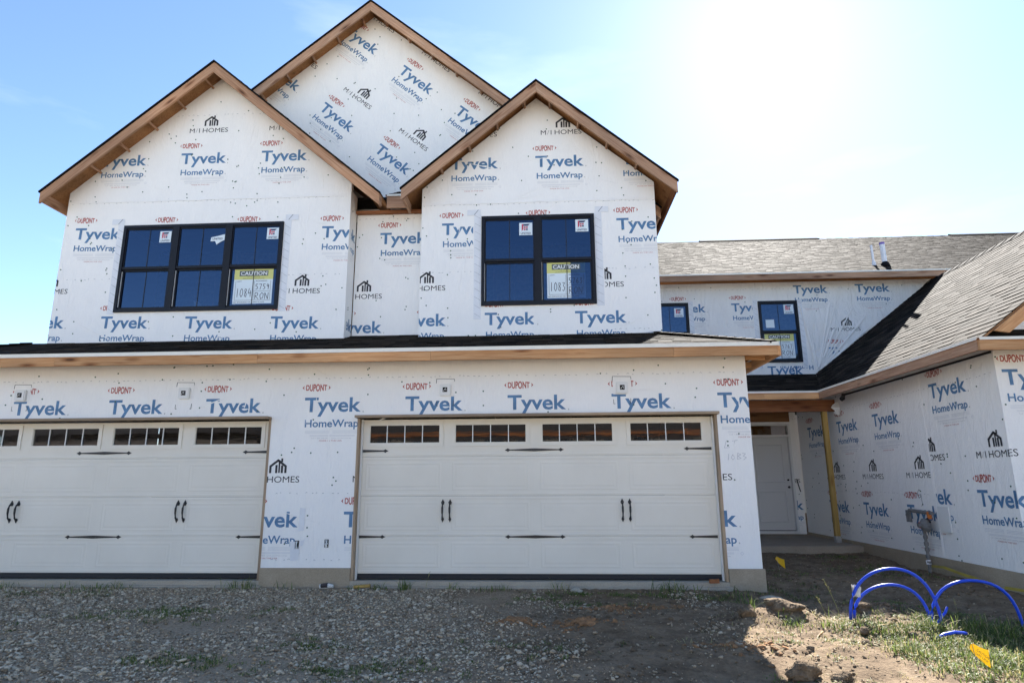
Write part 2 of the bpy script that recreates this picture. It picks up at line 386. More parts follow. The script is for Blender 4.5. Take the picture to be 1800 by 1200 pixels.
def logo():
    """main print: local x from left of T, z from its baseline; list of (ink, polys)"""
    W_ = .81
    o_ = [(0, text_fit('Tyvek', 0, 0, W_, .205, .022, 'T')),
          (0, text_fit('HomeWrap', .02, -.212, .765, .105, .018)),
          (2, text_fit('®', W_+.025, -.01, .018, .02)), (2, text_fit('®', W_+.0, -.215, .016, .018))]
    d = []
    for p in text_fit('DUPONT', -.0, 0, .305, 1, .03):
        d.append([(x+.005, .345+(z-.5)*(.062+.043*math.cos((x-.1525)/.1525*1.25))) for x, z in p])
    o_.append((1, d))
    a = []
    for sx_, cx in ((-1, -.028), (1, .343)):
        a.append([(cx+sx_*.018, .345), (cx-sx_*.012, .345+.030), (cx-sx_*.004, .345)][::(1 if sx_ < 0 else -1)])
        a.append([(cx+sx_*.018, .345), (cx-sx_*.004, .345), (cx-sx_*.012, .345-.030)][::(1 if sx_ < 0 else -1)])
    o_.append((1, [q if sum((q[i][0]*q[(i+1) % 3][1]-q[(i+1) % 3][0]*q[i][1]) for i in range(3)) > 0 else q[::-1] for q in a]))
    fl = []
    for x0, x1, zz in ((.03,.38,-.262),(.42,.80,-.262),(.03,.38,-.278),(.42,.80,-.278),(.03,.38,-.294),(.42,.80,-.294),(.10,.74,-.325),(.10,.74,-.338)):
        fl.append(rect(x0, zz-.0022, x1, zz+.0022))
    o_.append((4, fl))
    o_.append((3, text_fit('Call 1-800-448-9835  tyvek.com/homewrap', .12, -.372, .57, .014)))
    o_.append((1, text_fit('MADE IN THE USA', .24, -.408, .32, .017)))
    o_.append((4, line2d([(.82,-.335),(.84,-.315),(.86,-.335),(.84,-.355),(.82,-.335)], .004)))
    return o_
def builder_logo():
    """local x from left of the M, z from baseline"""
    o_ = [(2, text_fit('M', 0, 0, .088, .083) + line2d([(.112, .004), (.138, .078)], .005) + text_fit('I', .168, 0, .013, .083) + text_fit('HOMES', .235, 0, .455, .083))]
    x0, z0 = .27, .135
    th = .031
    ic = line2d([(x0, z0), (x0, z0+.085), (x0+.105, z0+.165)], th) + line2d([(x0+.125, z0+.150), (x0+.215, z0+.085), (x0+.215, z0)], th)
    ic += line2d([(x0+.085, z0), (x0+.085, z0+.095)], th) + line2d([(x0+.125, z0+.14), (x0+.125, z0)], th*.75) + line2d([(x0+.165, z0+.09), (x0+.165, z0)], th)
    ic += line2d([(x0+.16, z0+.150), (x0+.16, z0+.185)], th*.9) + line2d([(x0+.105, z0+.165), (x0+.135, z0+.145)], th)
    o_.append((2, ic)); return o_
LOGO = logo(); MI = builder_logo()
MIDX, MIDZ = .10, .595
class Wall:
    """a vertical sheet of wrap in its own (s,z) frame"""
    def __init__(s, org, sdir, nrm): s.o = Vector(org); s.s = Vector(sdir); s.n = Vector(nrm)
    def P(s, x, z, d=0): return s.o + s.s*x + Vector((0,0,z)) + s.n*d
    def sheet(s, name, outline, holes, parent, mat='wrap', thick=.02):
        """outline and holes CCW in (s,z)"""
        pieces = cut([outline], outline, holes)
        mb = MB()
        for p in pieces: mb.prism([s.P(x, z, 0) for x, z in p], s.n*(-thick))
        return mb.build(name, mat, parent)
    def print(s, items, outline, holes, parent, name='printed_lettering', mats=None, d=.0022):
        mb = MB()
        for ink, polys in items:
            for p in cut(polys, outline, holes): mb.add([s.P(x, z, d) for x, z in p], [tuple(range(len(p)))], ink)
        if mb.v: 
            o_ = mb.build(name, mats or INKS, parent, fix=False); return o_
    def caps(s, outline, holes, parent, n, rnd, grid=True, rad=.0108):
        mb = MB(); xs = [p[0] for p in outline]; zs = [p[1] for p in outline]
        k = 0; cols = int((max(xs)-min(xs))/.41)+1
        for i in range(int(n*.65)):
            if rnd.random() < .75: x = min(xs)+.06+.41*rnd.randrange(0, cols)+rnd.uniform(-.05,.05)
            else: x = rnd.uniform(min(xs), max(xs))
            z = rnd.uniform(min(zs), max(zs))
            c = [(x+rad*math.cos(a*math.pi/4), z+rad*math.sin(a*math.pi/4)) for a in range(8)]
            q = cut([c], outline, holes)
            if len(q) != 1 or len(q[0]) != 8: continue
            mb.prism([s.P(a, b, .006) for a, b in c], s.n*-.0055)
        o_ = mb.build('cap_nails', 'cap_green', parent); o_['kind'] = 'stuff'; return o_
    def staples(s, x0, x1, z, rnd, slope=0):
        o_ = []
        x = x0
        while x < x1:
            zz = z+slope*(x-x0)+rnd.uniform(-.008,.008); l = rnd.uniform(.012,.035); a = rnd.uniform(-.5,.5)
            o_ += line2d([(x,zz),(x+l*.5,zz+.008+a*.01),(x+l,zz+a*.01)], .0045); x += rnd.uniform(.05,.16)
        return (5, o_)
def xf(items, x, z, rot=0, sc=1):
    c, s_ = math.cos(rot)*sc, math.sin(rot)*sc
    return [(ink, [[(x+px*c-pz*s_, z+px*s_+pz*c) for px, pz in p] for p in polys]) for ink, polys in items]
rnd = random.Random(3)
# ================================================================== GROUND
MOUNDS = [(4.98,-1.72,.13,.42,.24),(4.62,-1.95,.06,.16,.14),(6.0,-1.2,.10,.6,.30),(5.7,-2.2,.06,.5,.3),(2.35,-2.1,.06,.35,.22),(3.0,-2.05,.05,.25,.25),(3.6,-1.0,-.04,1.0,.35),(5.6,-.5,-.09,.7,.5),(7.6,-.9,-.06,1.0,.6),(6.6,1.2,.05,1.1,.7),(3.9,-3.1,.05,.7,.5),(5.0,-3.0,.05,.7,.5),(1.6,-1.5,.02,1.2,.3)]
def nz2(x, y, s, ph):
    return (np.sin(x*s+ph+1.3*np.sin(y*s*.7+ph))+np.sin(y*s*1.1-ph*2+1.1*np.sin(x*s*.8)))*.5
def gh(x, y):
    x = np.asarray(x, float); y = np.asarray(y, float)
    h = -.085 + np.minimum(0, y)*.014
    h = h + np.where(x > 5.3, np.clip((y-1.5)/3, 0, 1)*.10-.03, 0)
    h = h + np.clip((x-7.0)/1.3, 0, 1)*np.clip((3-abs(y-1))/3, 0, 1)*.02
    amp = np.clip((x-1.0)/2.2, .35, 1)*np.clip((40-abs(y))/30, 0, 1)
    rut = np.exp(-((x+2.3-.25*(y+2))/.16)**2)+np.exp(-((x+.75-.25*(y+2))/.16)**2)+np.exp(-((x-1.1-.1*(y+2))/.18)**2)+np.exp(-((x-2.65-.1*(y+2))/.18)**2)
    h = h - .022*rut*np.clip(-(y+.5)/.8, 0, 1)
    h = h + amp*(.022*nz2(x, y, 2.3, .4)+.014*nz2(x, y, 5.7, 1.9)+.008*nz2(x, y, 13, 3.1))
    edge = np.clip(-(y+.25)/.5, 0, 1)
    near = (x > -7.4) & (x < 5.6) & (y > -.75)
    h = np.where(near, -.085+(h+.085)*edge, h)
    for mx, my, mh, sa, sb in MOUNDS:
        d = ((x-mx)/sa)**2+((y-my)/sb)**2
        h = h + mh*np.exp(-d*1.1)*(1+.22*nz2(x, y, 21, 2.2))
    return h
def build_ground():
    xs = np.concatenate([np.linspace(-200, -9, 18), np.linspace(-8.6, 9.4, 361), np.linspace(9.8, 220, 18)])
    ys = np.concatenate([np.linspace(-220, -9.2, 22), np.linspace(-8.8, 5.8, 293), np.linspace(6.4, 260, 18)])
    X, Y = np.meshgrid(xs, ys); Z = gh(X, Y)
    fine = ((X > -8.6) & (X < 9.4) & (Y > -8.8) & (Y < 5.8))
    Z = Z + np.where(fine, np.random.normal(0, 1, Z.shape)*np.where(X > 3, .006, .003), 0)
    nx, ny = len(xs), len(ys)
    V = np.stack([X, Y, Z], -1).reshape(-1, 3)
    idx = np.arange(nx*ny).reshape(ny, nx)
    Fq = np.stack([idx[:-1,:-1], idx[:-1,1:], idx[1:,1:], idx[1:,:-1]], -1).reshape(-1, 4)
    me = bpy.data.meshes.new('ground'); me.from_pydata(V.tolist(), [], Fq.tolist()); me.materials.append(MATS['ground_mix'])
    me.polygons.foreach_set('use_smooth', [True]*len(me.polygons))
    o = bpy.data.objects.new('ground', me); COL.objects.link(o); o['kind'] = 'structure'
build_ground()
def fast_mesh(name, V, Fc, k, mat, tone=None, smooth=False):
    me = bpy.data.meshes.new(name); nV, nF = len(V), len(Fc)
    me.vertices.add(nV); me.vertices.foreach_set('co', V.astype(np.float32).ravel())
    me.loops.add(nF*k); me.loops.foreach_set('vertex_index', Fc.astype(np.int32).ravel())
    me.polygons.add(nF); me.polygons.foreach_set('loop_start', np.arange(0, nF*k, k, dtype=np.int32))
    if tone is not None:
        a = me.attributes.new('tone', 'FLOAT', 'FACE'); a.data.foreach_set('value', tone.astype(np.float32))
    if smooth: me.polygons.foreach_set('use_smooth', np.ones(nF, bool))
    me.materials.append(MATS[mat]); me.update(calc_edges=True); me.validate()
    o = bpy.data.objects.new(name, me); COL.objects.link(o); return o
ICO = None
def ico():
    g = (1+5**.5)/2
    v = np.array([(-1,g,0),(1,g,0),(-1,-g,0),(1,-g,0),(0,-1,g),(0,1,g),(0,-1,-g),(0,1,-g),(g,0,-1),(g,0,1),(-g,0,-1),(-g,0,1)], float); v /= np.linalg.norm(v[0])
    f = np.array([(0,11,5),(0,5,1),(0,1,7),(0,7,10),(0,10,11),(1,5,9),(5,11,4),(11,10,2),(10,7,6),(7,1,8),(3,9,4),(3,4,2),(3,2,6),(3,6,8),(3,8,9),(4,9,5),(2,4,11),(6,2,10),(8,6,7),(9,8,1)])
    return v, f
def stones(name, P, size, tone, label, mat='stone'):
    v, f = ico(); n = len(P); rs = np.random.RandomState(5)
    base = v[None]*(1+rs.uniform(-.28,.28,(n,12,1)))
    base = base*np.stack([rs.uniform(.75,1.35,n), rs.uniform(.7,1.1,n), rs.uniform(.45,.8,n)], -1)[:,None,:]*size[:,None,None]
    a = rs.uniform(0, 6.28, n); c, s_ = np.cos(a)[:,None], np.sin(a)[:,None]
    x = base[...,0]*c-base[...,1]*s_; y = base[...,0]*s_+base[...,1]*c
    tl_ = rs.uniform(-.4,.4,n)[:,None]; z = base[...,2]+x*tl_
    V = np.stack([x+P[:,0,None], y+P[:,1,None], z+P[:,2,None]], -1).reshape(-1,3)
    Fc = (f[None]+(np.arange(n)*12)[:,None,None]).reshape(-1,3)
    o = fast_mesh(name, V, Fc, 3, mat, np.repeat(tone, 20))
    o['kind'] = 'stuff'; o['label'] = label; return o
def gravel_density(x, y):
    edge = 2.2+.55*np.sin(y*1.9+.6)+.35*np.sin(y*5.1)+.30*np.clip(-y-2.5, 0, 2)
    d = 1/(1+np.exp((x-edge)*1.5))
    patch = np.clip(nz2(x, y, 3.1, .7)*1.3+.15*nz2(x, y, 9, 0)-.05, 0, 1)*.5*(x < 4.6)
    d = np.maximum(d, patch*.75+.10*(x < 5)); bare = np.exp(-(((x+.55-.5*(y+1.9))/.8)**2+((y+1.9)/.35)**2))*.55
    dirtp = np.clip(nz2(x, y, 1.7, 2.6)*.9+nz2(x, y, 4.3, .3)*.6-.15, 0, 1)*.7
    dirtp = np.maximum(dirtp, .45*(np.exp(-((x+2.3-.25*(y+2))/.13)**2)+np.exp(-((x+.75-.25*(y+2))/.13)**2)))
    return np.clip(d-bare-dirtp, .045, 1)
n = 215000
px = np.random.uniform(-7.8, 8.3, n); py = np.random.uniform(-5.0, 3.6, n)
keep = np.random.rand(n) < gravel_density(px, py)*np.where(py < -4.0, .55, 1)
keep &= ~((px > -7) & (px < 5.5) & (py > -.17)); keep &= ~((px > 5.3) & (np.random.rand(n) < .3))
keep &= ~((px < -5.4) & (np.random.rand(n) < .5))
px, py = px[keep], py[keep]
sz = np.random.lognormal(math.log(.0084), .46, len(px)).clip(.004, .030)
sz *= np.where(gravel_density(px, py) < .3, .8, 1)
P = np.stack([px, py, gh(px, py)+sz*.22+np.random.rand(len(px))*.008], -1)
stones('gravel', P, sz, np.random.beta(1.5, 2.1, len(px))*np.clip(.45+gravel_density(px, py)*.9, 0, 1), 'crushed grey gravel spread over the unfinished driveway')
print('stones', len(px))
n = 16000
px = np.random.uniform(2.2, 8.25, n); py = np.random.uniform(-4.8, 3.6, n)
keep = (np.random.rand(n) < np.clip(.35+.5*nz2(px, py, 4.1, 2.0), .08, 1)) & ~((px < 5.5) & (py > -.2))
for mx, my, mh, sa, sb in MOUNDS[:3]: keep |= (((px-mx)/sa)**2+((py-my)/sb)**2 < 1.6) & (np.random.rand(n) < .9)
px, py = px[keep], py[keep]; sz = np.random.lognormal(math.log(.010), .55, len(px)).clip(.004, .045)
cc = []
for cx_, cy_, rr in ((2.3,-2.05,.20),(2.95,-2.08,.18),(3.85,-1.05,.20),(3.3,-1.3,.25),(4.3,-2.9,.25)):
    k_ = 260; a_ = np.random.uniform(0, 6.28, k_); q_ = np.abs(np.random.normal(0, .6, k_))*rr; cc.append(np.stack([cx_+np.cos(a_)*q_*1.5, cy_+np.sin(a_)*q_], -1))
cc = np.concatenate(cc); cz = np.random.lognormal(math.log(.012), .5, len(cc)).clip(.004, .04)
stones('clay_crumbs', np.stack([cc[:,0], cc[:,1], gh(cc[:,0], cc[:,1])+cz*.2], -1), cz, np.random.rand(len(cc)), 'orange-brown clay crumbs broken over the shaded drive', 'clay')
stones('dirt_crumbs', np.stack([px, py, gh(px, py)+sz*.15], -1), sz, np.random.rand(len(px)), 'crumbs and small lumps of brown soil over the bare dirt', 'clod')
# ================================================================== BUILDINGS
A = thing('townhouse', (-.7, 3, 0), 'pair of unfinished townhouses with twin front gables and two garage doors', 'house')
B = thing('townhouse', (11, 3, 0), 'set-back unfinished townhouse with sunlit shingle roofs and a side garage wing at right', 'house')
FRONT = lambda y: Wall((0, y, 0), (1,0,0), (0,-1,0))
P_ = 1.4377
def wallset(wl, outline, holes, parent, items, ncap, name='wrapped_wall', mat='wrap', thick=.10, extra_clip=None, printholes=None, hide=False):
    o = wl.sheet(name, outline, holes, parent, mat, thick)
    ph = holes + (printholes or [])
    if items: wl.print(items, extra_clip or outline, ph, o)
    if ncap: wl.caps(outline, ph, o, ncap, rnd)
    return o
def rows(xs, z, mi=True, tilt=0, sc=1):
    it = []
    for i, x in enumerate(xs):
        zz = z+tilt*(x-xs[0]); it += xf(LOGO, x, zz, tilt, sc)
        if mi: it += xf(MI, x+MIDX*sc, zz+MIDZ*sc, tilt, sc)
    return it
def tape_strip(wl, x0, z0, x1, z1, parent, rnd_, d=.004, vert=True, mats=('tape','tape_ink')):
    mb = MB(); mb.prism([wl.P(x0,z0,d), wl.P(x1,z0,d), wl.P(x1,z1,d), wl.P(x0,z1,d)], wl.n*-.0035, 0)
    o_ = mb.build('flashing_tape', mats[0], parent)
    items = []
    if vert:
        z = z0+.05
        while z < z1-.05:
            items += line2d([(x0+.012, z+.05), (x1-.012, z-.01)], .004); z += .14
    else:
        x = x0+.03
        while x < x1-.1:
            items += line2d([(x, z0+.012), (x+.06, z1-.012)], .003); x += .15
    mb = MB()
    for p in items: mb.add([wl.P(a, b, d+.002) for a, b in p], [(0,1,2,3)])
    if mb.v: mb.build('tape_print', mats[1], o_, fix=False)['kind'] = 'stuff'
    return o_
# ---- front garage wall of A (y = 0)
ZT = 2.177; X0, X1 = 0.0, 4.95; XL0, XL1 = -6.195, -1.235
wl = FRONT(0)
outl = rect(-6.87, .16, 5.39, 2.98); holes = [rect(X0, -.1, X1, ZT), rect(XL0, -.1, XL1, ZT)]
it = rows([-.772+k*P_ for k in range(-4, 5)], 2.242, False)
it += rows([-1.568, 4.302], .682) + rows([-.13], .682)
it += [wl.staples(-6.8, 5.3, 2.72, rnd), wl.staples(-1.1, -.1, 1.13, rnd), wl.staples(-1.1, -.05, .26, rnd)]
# hand-written lot number beside the right garage door
hw = line2d([(5.055,1.80),(5.02,1.70),(5.09,1.705)], .006)+line2d([(5.13,1.79),(5.20,1.80)], .006)+line2d([(5.165,1.795),(5.15,1.71)], .006)
hw += line2d([(5.07,1.62),(5.06,1.54)], .006)+line2d([(5.12,1.61),(5.10,1.57),(5.12,1.54),(5.15,1.57),(5.12,1.61)], .006)
hw += line2d([(5.18,1.55),(5.19,1.63),(5.23,1.61),(5.19,1.59),(5.23,1.56),(5.18,1.55)], .006)+line2d([(5.25,1.63),(5.29,1.62),(5.26,1.59),(5.30,1.57),(5.26,1.54)], .006)
it.append((3, hw))
gwall = wallset(wl, outl, holes, A, it, 330, 'garage_wall')
def light_block(parent, x, z, wl=wl):
    mb = MB(); q = []
    for (a, b) in ((-.08,-.08),(.08,-.08),(.08,.08),(-.08,.08)):
        for k in range(4):
            an = math.atan2(b, a)-math.pi/4+k*math.pi/6; q.append((a*.78+.018*math.cos(an), b*.78+.018*math.sin(an)))
    q.sort(key=lambda p: math.atan2(p[1], p[0]))
    mb.prism([wl.P(x+a, z+b, .004) for a, b in q], wl.n*.032)
    mb.prism([wl.P(x+a*.82, z+b*.82, .0365) for a, b in q], wl.n*.008)
    o = mb.build('light_mount_block', 'vinyl_white', parent)
    mb = MB(); mb.box(tuple(wl.P(x-.032, z-.032, .0468)), tuple(wl.P(x+.032, z+.034, .0448))); mb.build('block_opening', 'dark_void', o)
    mb = MB(); mb.tube([wl.P(x-.02, z-.02, .05), wl.P(x, z+.01, .062), wl.P(x+.018, z-.012, .055), wl.P(x+.01, z+.02, .052)], .004, 6)
    mb.build('cable', 'vinyl_white', o)
    mb = MB(); pts = [(-.13,.16),(-.11,.165),(.12,.155),(.135,.16),(.13,.13),(.12,-.09),(-.12,-.09),(-.125,.1)]
    mb.prism([wl.P(x+a, z+b, .003) for a, b in pts], wl.n*-.002); mb.build('flashing_tape', 'wrap', o)
    mb = MB()
    for q in line2d([(-.13,.10),(-.125,.16)], .008)+line2d([(-.12,.16),(.125,.155),(.13,.12)], .006)+line2d([(-.12,-.16),(-.12,-.22),(-.10,-.22)], .006)+line2d([(.115,-.15),(.112,-.22),(.095,-.22)], .007):
        mb.add([wl.P(x+a, z+b, .0042) for a, b in q], [(0,1,2,3)])
    mb.build('tape_print', 'ink_black', o, fix=False)['kind'] = 'stuff'
    return o
for x in (-4.985, -2.537, 1.23, 3.688): light_block(A, x, 2.53)
for x, z in ((-.752,.455),(-.347,.470)):
    mb = MB(); mb.box((x-.028, -.004, z-.05), (x+.028, .0, z+.055)); ob = mb.build('outlet_box', 'dark_void', A)
    mb = MB()
    for k in range(3): mb.tube([(x-.015+.013*k, -.006, z-.045), (x+rnd.uniform(-.02,.02), -.02, z), (x-.012+.012*k, -.008, z+.045)], .006, 6)
    mb.build('cable', 'paper_white', ob); 
mb = MB()
mb.prism([wl.P(-.80+a, .45+b, .004) for a, b in ((-.05,.05),(.06,.045),(.14,.07),(.16,.10),(.13,.0),(.09,-.02),(.08,-.19),(-.03,-.2))], wl.n*-.002); mb.build('flashing_tape', 'tape', A)
mb = MB(); mb.prism([wl.P(-.70+a, .78+b, .005) for a, b in ((-.045,-.15),(.03,-.14),(.035,.15),(-.04,.16))], wl.n*-.002); mb.build('flashing_tape', 'tape', A)
# torn wrap curls above the right garage door
mb = MB()
mb.prism([(.28,-.03,2.10),(.44,-.012,2.19),(.52,-.012,2.195),(.46,-.02,2.16)], (0,.002,.001))
mb.prism([(.44,-.012,2.192),(.86,-.012,2.19),(.85,-.03,2.15),(.82,-.015,2.18)], (0,.002,.001))
mb.prism([(2.86,-.012,2.20),(3.08,-.012,2.20),(3.04,-.03,2.145),(2.96,-.018,2.17)], (0,.002,.001))
mb.build('torn_wrap_strip', 'loose_wrap', A)
# foundation and sills
def box_part(name, a, b, mat, parent, bevel=0):
    mb = MB(); mb.box(a, b); o = mb.build(name, mat, parent); return o
for a, b in (((4.955,-.022,-.6),(5.415,.20,.158)), ((-1.232,-.022,-.6),(-.003,.20,.158)), ((-6.90,-.022,-.6),(-6.20,.20,.158))): box_part('foundation', a, b, 'foundation', A)
for a, b in (((-.04,-.06,-.5),(4.985,.5,-.004)), ((-6.23,-.06,-.5),(-1.20,.5,-.004))):
    mb = MB(); mb.box(a, (b[0], b[1], -.06)); mb.box((a[0]+.03, a[1]+.045, -.06), (b[0]-.03, b[1], b[2])); mb.build('sill', 'concrete', A)
box_part('foundation', (5.30,.203,-.6), (5.412,6.2,.158), 'foundation', A)
# garage side walls and interior
swl = Wall((5.39, 0, 0), (0,1,0), (1,0,0))
wallset(swl, rect(.11, .16, 6.2, 2.98), [], A, rows([.6+k*P_ for k in range(4)], 2.0, False)+rows([.9+k*P_ for k in range(3)], .6), 60, 'garage_side_wall')
box_part('garage_side_wall', (-6.87,.11,.0), (-6.77,6.2,2.98), 'wrap', A)
box_part('garage_floor', (-6.75,.51,-.3), (5.28,6.2,-.01), 'porch_concrete', A)
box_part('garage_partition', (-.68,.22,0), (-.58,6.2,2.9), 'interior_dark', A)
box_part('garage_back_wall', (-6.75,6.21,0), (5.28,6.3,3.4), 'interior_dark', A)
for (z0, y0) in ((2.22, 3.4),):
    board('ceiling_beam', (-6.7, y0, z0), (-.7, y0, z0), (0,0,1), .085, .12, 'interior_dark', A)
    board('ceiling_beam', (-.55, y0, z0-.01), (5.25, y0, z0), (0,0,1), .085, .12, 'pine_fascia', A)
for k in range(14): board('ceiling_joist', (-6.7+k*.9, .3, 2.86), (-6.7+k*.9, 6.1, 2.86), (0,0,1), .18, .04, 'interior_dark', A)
# ---- garage doors
def jambs(x0, x1, par):
    board('door_jamb', (x0-.002, .006, ZT+.002), (x1+.002, .006, ZT+.002), (0,0,1), .034, .155, 'jamb_wood', par)
    for xx, sg in ((x0, 1), (x1, -1)):
        mb = MB(); mb.box((min(xx, xx+sg*.034), -.006, 0.0), (max(xx, xx+sg*.034), .155, ZT-.035))
        W = Matrix.Translation((xx, 0, 0)) @ Matrix(((0,0,1,0),(0,1,0,0),(-1,0,0,0),(0,0,0,1))).inverted()
        mb.build('door_jamb', 'jamb_wood', par, basis=Matrix(((0,0,1,xx),(0,1,0,0),(1,0,0,0),(0,0,0,1))))
def spear(mb, x, z, y, ang, L_, wd, double):
    """iron strap with spear tips, flat in the xz plane"""
    half = L_/2
    if double:
        o_ = [(-half,0),(-half+.03,.014),(-half+.045,.026),(-half+.06,.014),(-half+.075,.008),(-.1,wd*.62),(0,wd*.8),(.1,wd*.62),(half-.075,.008),(half-.06,.014),(half-.045,.026),(half-.03,.014),(half,0)]
    else:
        o_ = [(-half,wd*.72),(half-.075,.010),(half-.06,.014),(half-.045,.026),(half-.03,.014),(half,0)]
    pts = o_ + [(a, -b) for a, b in reversed(o_) if b > 0]
    c, s_ = math.cos(ang), math.sin(ang)
    mb.prism([(x+a*c-b*s_, y, z+a*s_+b*c) for a, b in pts], (0, -.007, 0))
def handle(mb, x, z, y):
    mb.tube([(x, y-.012, z-.12), (x, y-.04, z-.09), (x, y-.055, z-.02), (x, y-.055, z+.04), (x, y-.035, z+.09), (x, y-.012, z+.10)], [.011,.011,.013,.014,.012,.013], 8)
    for zz, k in ((z+.105, 1), (z-.12, -1)):
        pts = [(-.012,-.03*k),(-.024,0),(-.012,.02*k),(0,.045*k),(.012,.02*k),(.024,0),(.012,-.03*k)]
        if k < 0: pts = [(a*.8, b*.85) for a, b in pts]
        mb.prism([(x+a, y, zz+b) for a, b in pts], (0, -.012, 0))
WINX = [(.144,1.148),(1.356,2.357),(2.57,3.553),(3.782,4.766)]
def garage_door(par):
    yf = .12
    mb = MB(); mb.box((.036,.155,0.0),(4.914,.17,ZT-.035)) 
    root = bpy.data.objects.new('garage_door', None); COL.objects.link(root); place(root, par, Matrix.Translation((2.475, yf, 0)))
    zs = [.075, .553, 1.083, 1.617, 2.135]
    for i in range(4):
        z0, z1 = zs[i]+.0015, zs[i+1]-.0015
        holes = [rect(a, 1.800, b, 2.063) for a, b in WINX] if i == 3 else []
        w_ = Wall((0, yf, 0), (1,0,0), (0,-1,0)); mb = MB()
        for p in cut([rect(.036, z0, 4.914, z1)], rect(.036, z0, 4.914, z1), holes): mb.prism([w_.P(a, b) for a, b in p], (0,.03,0))
        # horizontal ribs near the joints
        for zz in ((z0+.012, z0+.040) , (z1-.045, z1-.012)):
            if i == 3 and zz[1] > 1.7: continue
            mb.prism([(.036,yf-.0035,zz[0]+.004),(.036,yf-.0035,zz[1]-.004),(.036,yf+.001,zz[1]),(.036,yf+.001,zz[0])], (4.878,0,0))
        mb.build('door_section', 'door_paint', root)
        if i < 3:
            for (a, b) in ((.11,1.17),(1.325,2.39),(2.54,3.60),(3.75,4.82)):
                mb = MB(); u0, v0, u1, v1 = a, z0+.075, b, z1-.075
                rings = [(0, .0005), (.008, -.0018), (.022, -.0018), (.030, .0), (.05, .0), (.060, -.002)]
                Vv = []
                for ins, dd in rings: Vv += [(u0+ins, yf+dd-.0006, v0+ins), (u1-ins, yf+dd-.0006, v0+ins), (u1-ins, yf+dd-.0006, v1-ins), (u0+ins, yf+dd-.0006, v1-ins)]
                Fv = []
                for k in range(len(rings)-1):
                    for j in range(4): Fv.append((k*4+j, k*4+(j+1) % 4, (k+1)*4+(j+1) % 4, (k+1)*4+j))
                Fv.append(tuple(len(Vv)-4+j for j in range(4)))
                mb.add(Vv, Fv); mb.build('door_panel', 'door_paint', root)
        else:
            for (a, b) in WINX:
                mb = MB(); f_ = .045
                for (p, q) in (((a-f_,1.755),(b+f_,1.80)),((a-f_,2.063),(b+f_,2.108)),((a-f_,1.80),(a,2.063)),((b,1.80),(b+f_,2.063))):
                    mb.box((p[0]+.0004, yf-.014, p[1]+.0004), (q[0]-.0004, yf+.001, q[1]-.0004))
                for (p, q) in (((a-f_-.03,1.715),(b+f_+.03,1.752)),):
                    mb.box((p[0], yf-.005, p[1]+.012), (q[0], yf+.001, q[1]))
                for (p, q) in (((a,1.80),(b,1.812)),((a,2.051),(b,2.063)),((a,1.812),(a+.012,2.051)),((b-.012,1.812),(b,2.051))):
                    mb.box((p[0]+.0002, yf-.008, p[1]+.0002), (q[0]-.0002, yf+.012, q[1]-.0002))
                mb.build('window_frame', 'door_paint', root)
                wdt = (b-a)
                for k in (1,2,3):
                    mb = MB(); mb.box((a+wdt*k/4-.006, yf-.006, 1.813), (a+wdt*k/4+.006, yf+.006, 2.05)); mb.build('muntin', 'vinyl_white', root)
                for k in range(4):
                    mb = MB(); aa, bb = a+wdt*k/4+.001, a+wdt*(k+1)/4-.001
                    tw = rnd.uniform(-.0015,.0015)
                    mb.add([(aa, yf+.012, 1.802), (bb, yf+.012+tw, 1.802), (bb, yf+.012+tw, 2.06), (aa, yf+.012, 2.06)], [(0,1,2,3)])
                    mb.build('pane', 'door_glass', root, fix=False)
    mb = MB(); mb.box((.036, yf-.004, .012), (4.914, yf+.03, .0735)); mb.build('bottom_seal', 'rubber', root)
    mb = MB(); mb.box((.0365, yf+.0, 2.136), (4.9135, yf+.02, 2.142)); 
    for zz in (1.70, .548):
        for x, d, L_ in ((.237, False, .375), (2.463, True, .82), (4.69, False, -.375)):
            mb = MB(); spear(mb, x, zz, yf-.0005, 0 if L_ > 0 else math.pi, abs(L_), .026, d); mb.build('strap_hinge', 'iron_black', root)
    for x in (1.253, 3.690):
        for s_ in (-.050, .050):
            mb = MB(); handle(mb, x+s_, .895, yf-.0005); mb.build('door_handle', 'iron_black', root, smooth=False)
    return root
jambs(X0, X1, A); jambs(XL0, XL1, A)
gd = garage_door(A)
copy_tree(gd, A, None, (-6.172, 0, -.0))
# side stop mouldings
for a in (.036, XL0+.036): 
    box_part('door_stop', (a, .075, .0), (a+.022, .112, ZT-.04), 'vinyl_white', A)
for a in (4.892, XL1-.058): box_part('door_stop', (a, .075, .0), (a+.022, .112, ZT-.04), 'vinyl_white', A)
# ---- bays (y = 1), recess (y = 1.36) and main gable (y = 1.9)
def gable_out(x0, x1, z0, cx, apex, k): return [(x0,z0),(x1,z0),(x1,apex-k*(x1-cx)),(cx,apex),(x0,apex-k*(cx-x0))]
K = .84
wb = FRONT(1.0)
# left bay
outL = gable_out(-5.575, -.598, 3.46, -3.07, 8.335, .85)
winL = rect(-4.4916, 4.036, -1.7186, 5.5625)
tp = .105
it = rows([-5.08,-3.65,-2.215,-.78], 6.69) + rows([-5.374,-3.94,-2.50,-1.065], 5.346, False, -.0195)
it += rows([-6.14,-4.70,-3.262,-1.824], 3.80, True, -.0195)
it += [wb.staples(-5.5, -.65, 6.03, rnd), wb.staples(-5.5,-.65, 5.99, rnd), wb.staples(-4.4,-2.0,7.62, rnd), wb.staples(-5.4,-.7,4.62, rnd), wb.staples(-5.5,-.65,3.52, rnd)]
ph = [rect(-4.4916-.02, 4.036, -4.4916, 5.6)]
lb = wallset(wb, outL, [winL], A, it, 260, 'bay_wall', printholes=[rect(-4.4916-.13, 4.03, -4.4916, 5.60), rect(-1.7186, 4.03, -1.7186+.13, 5.60)])
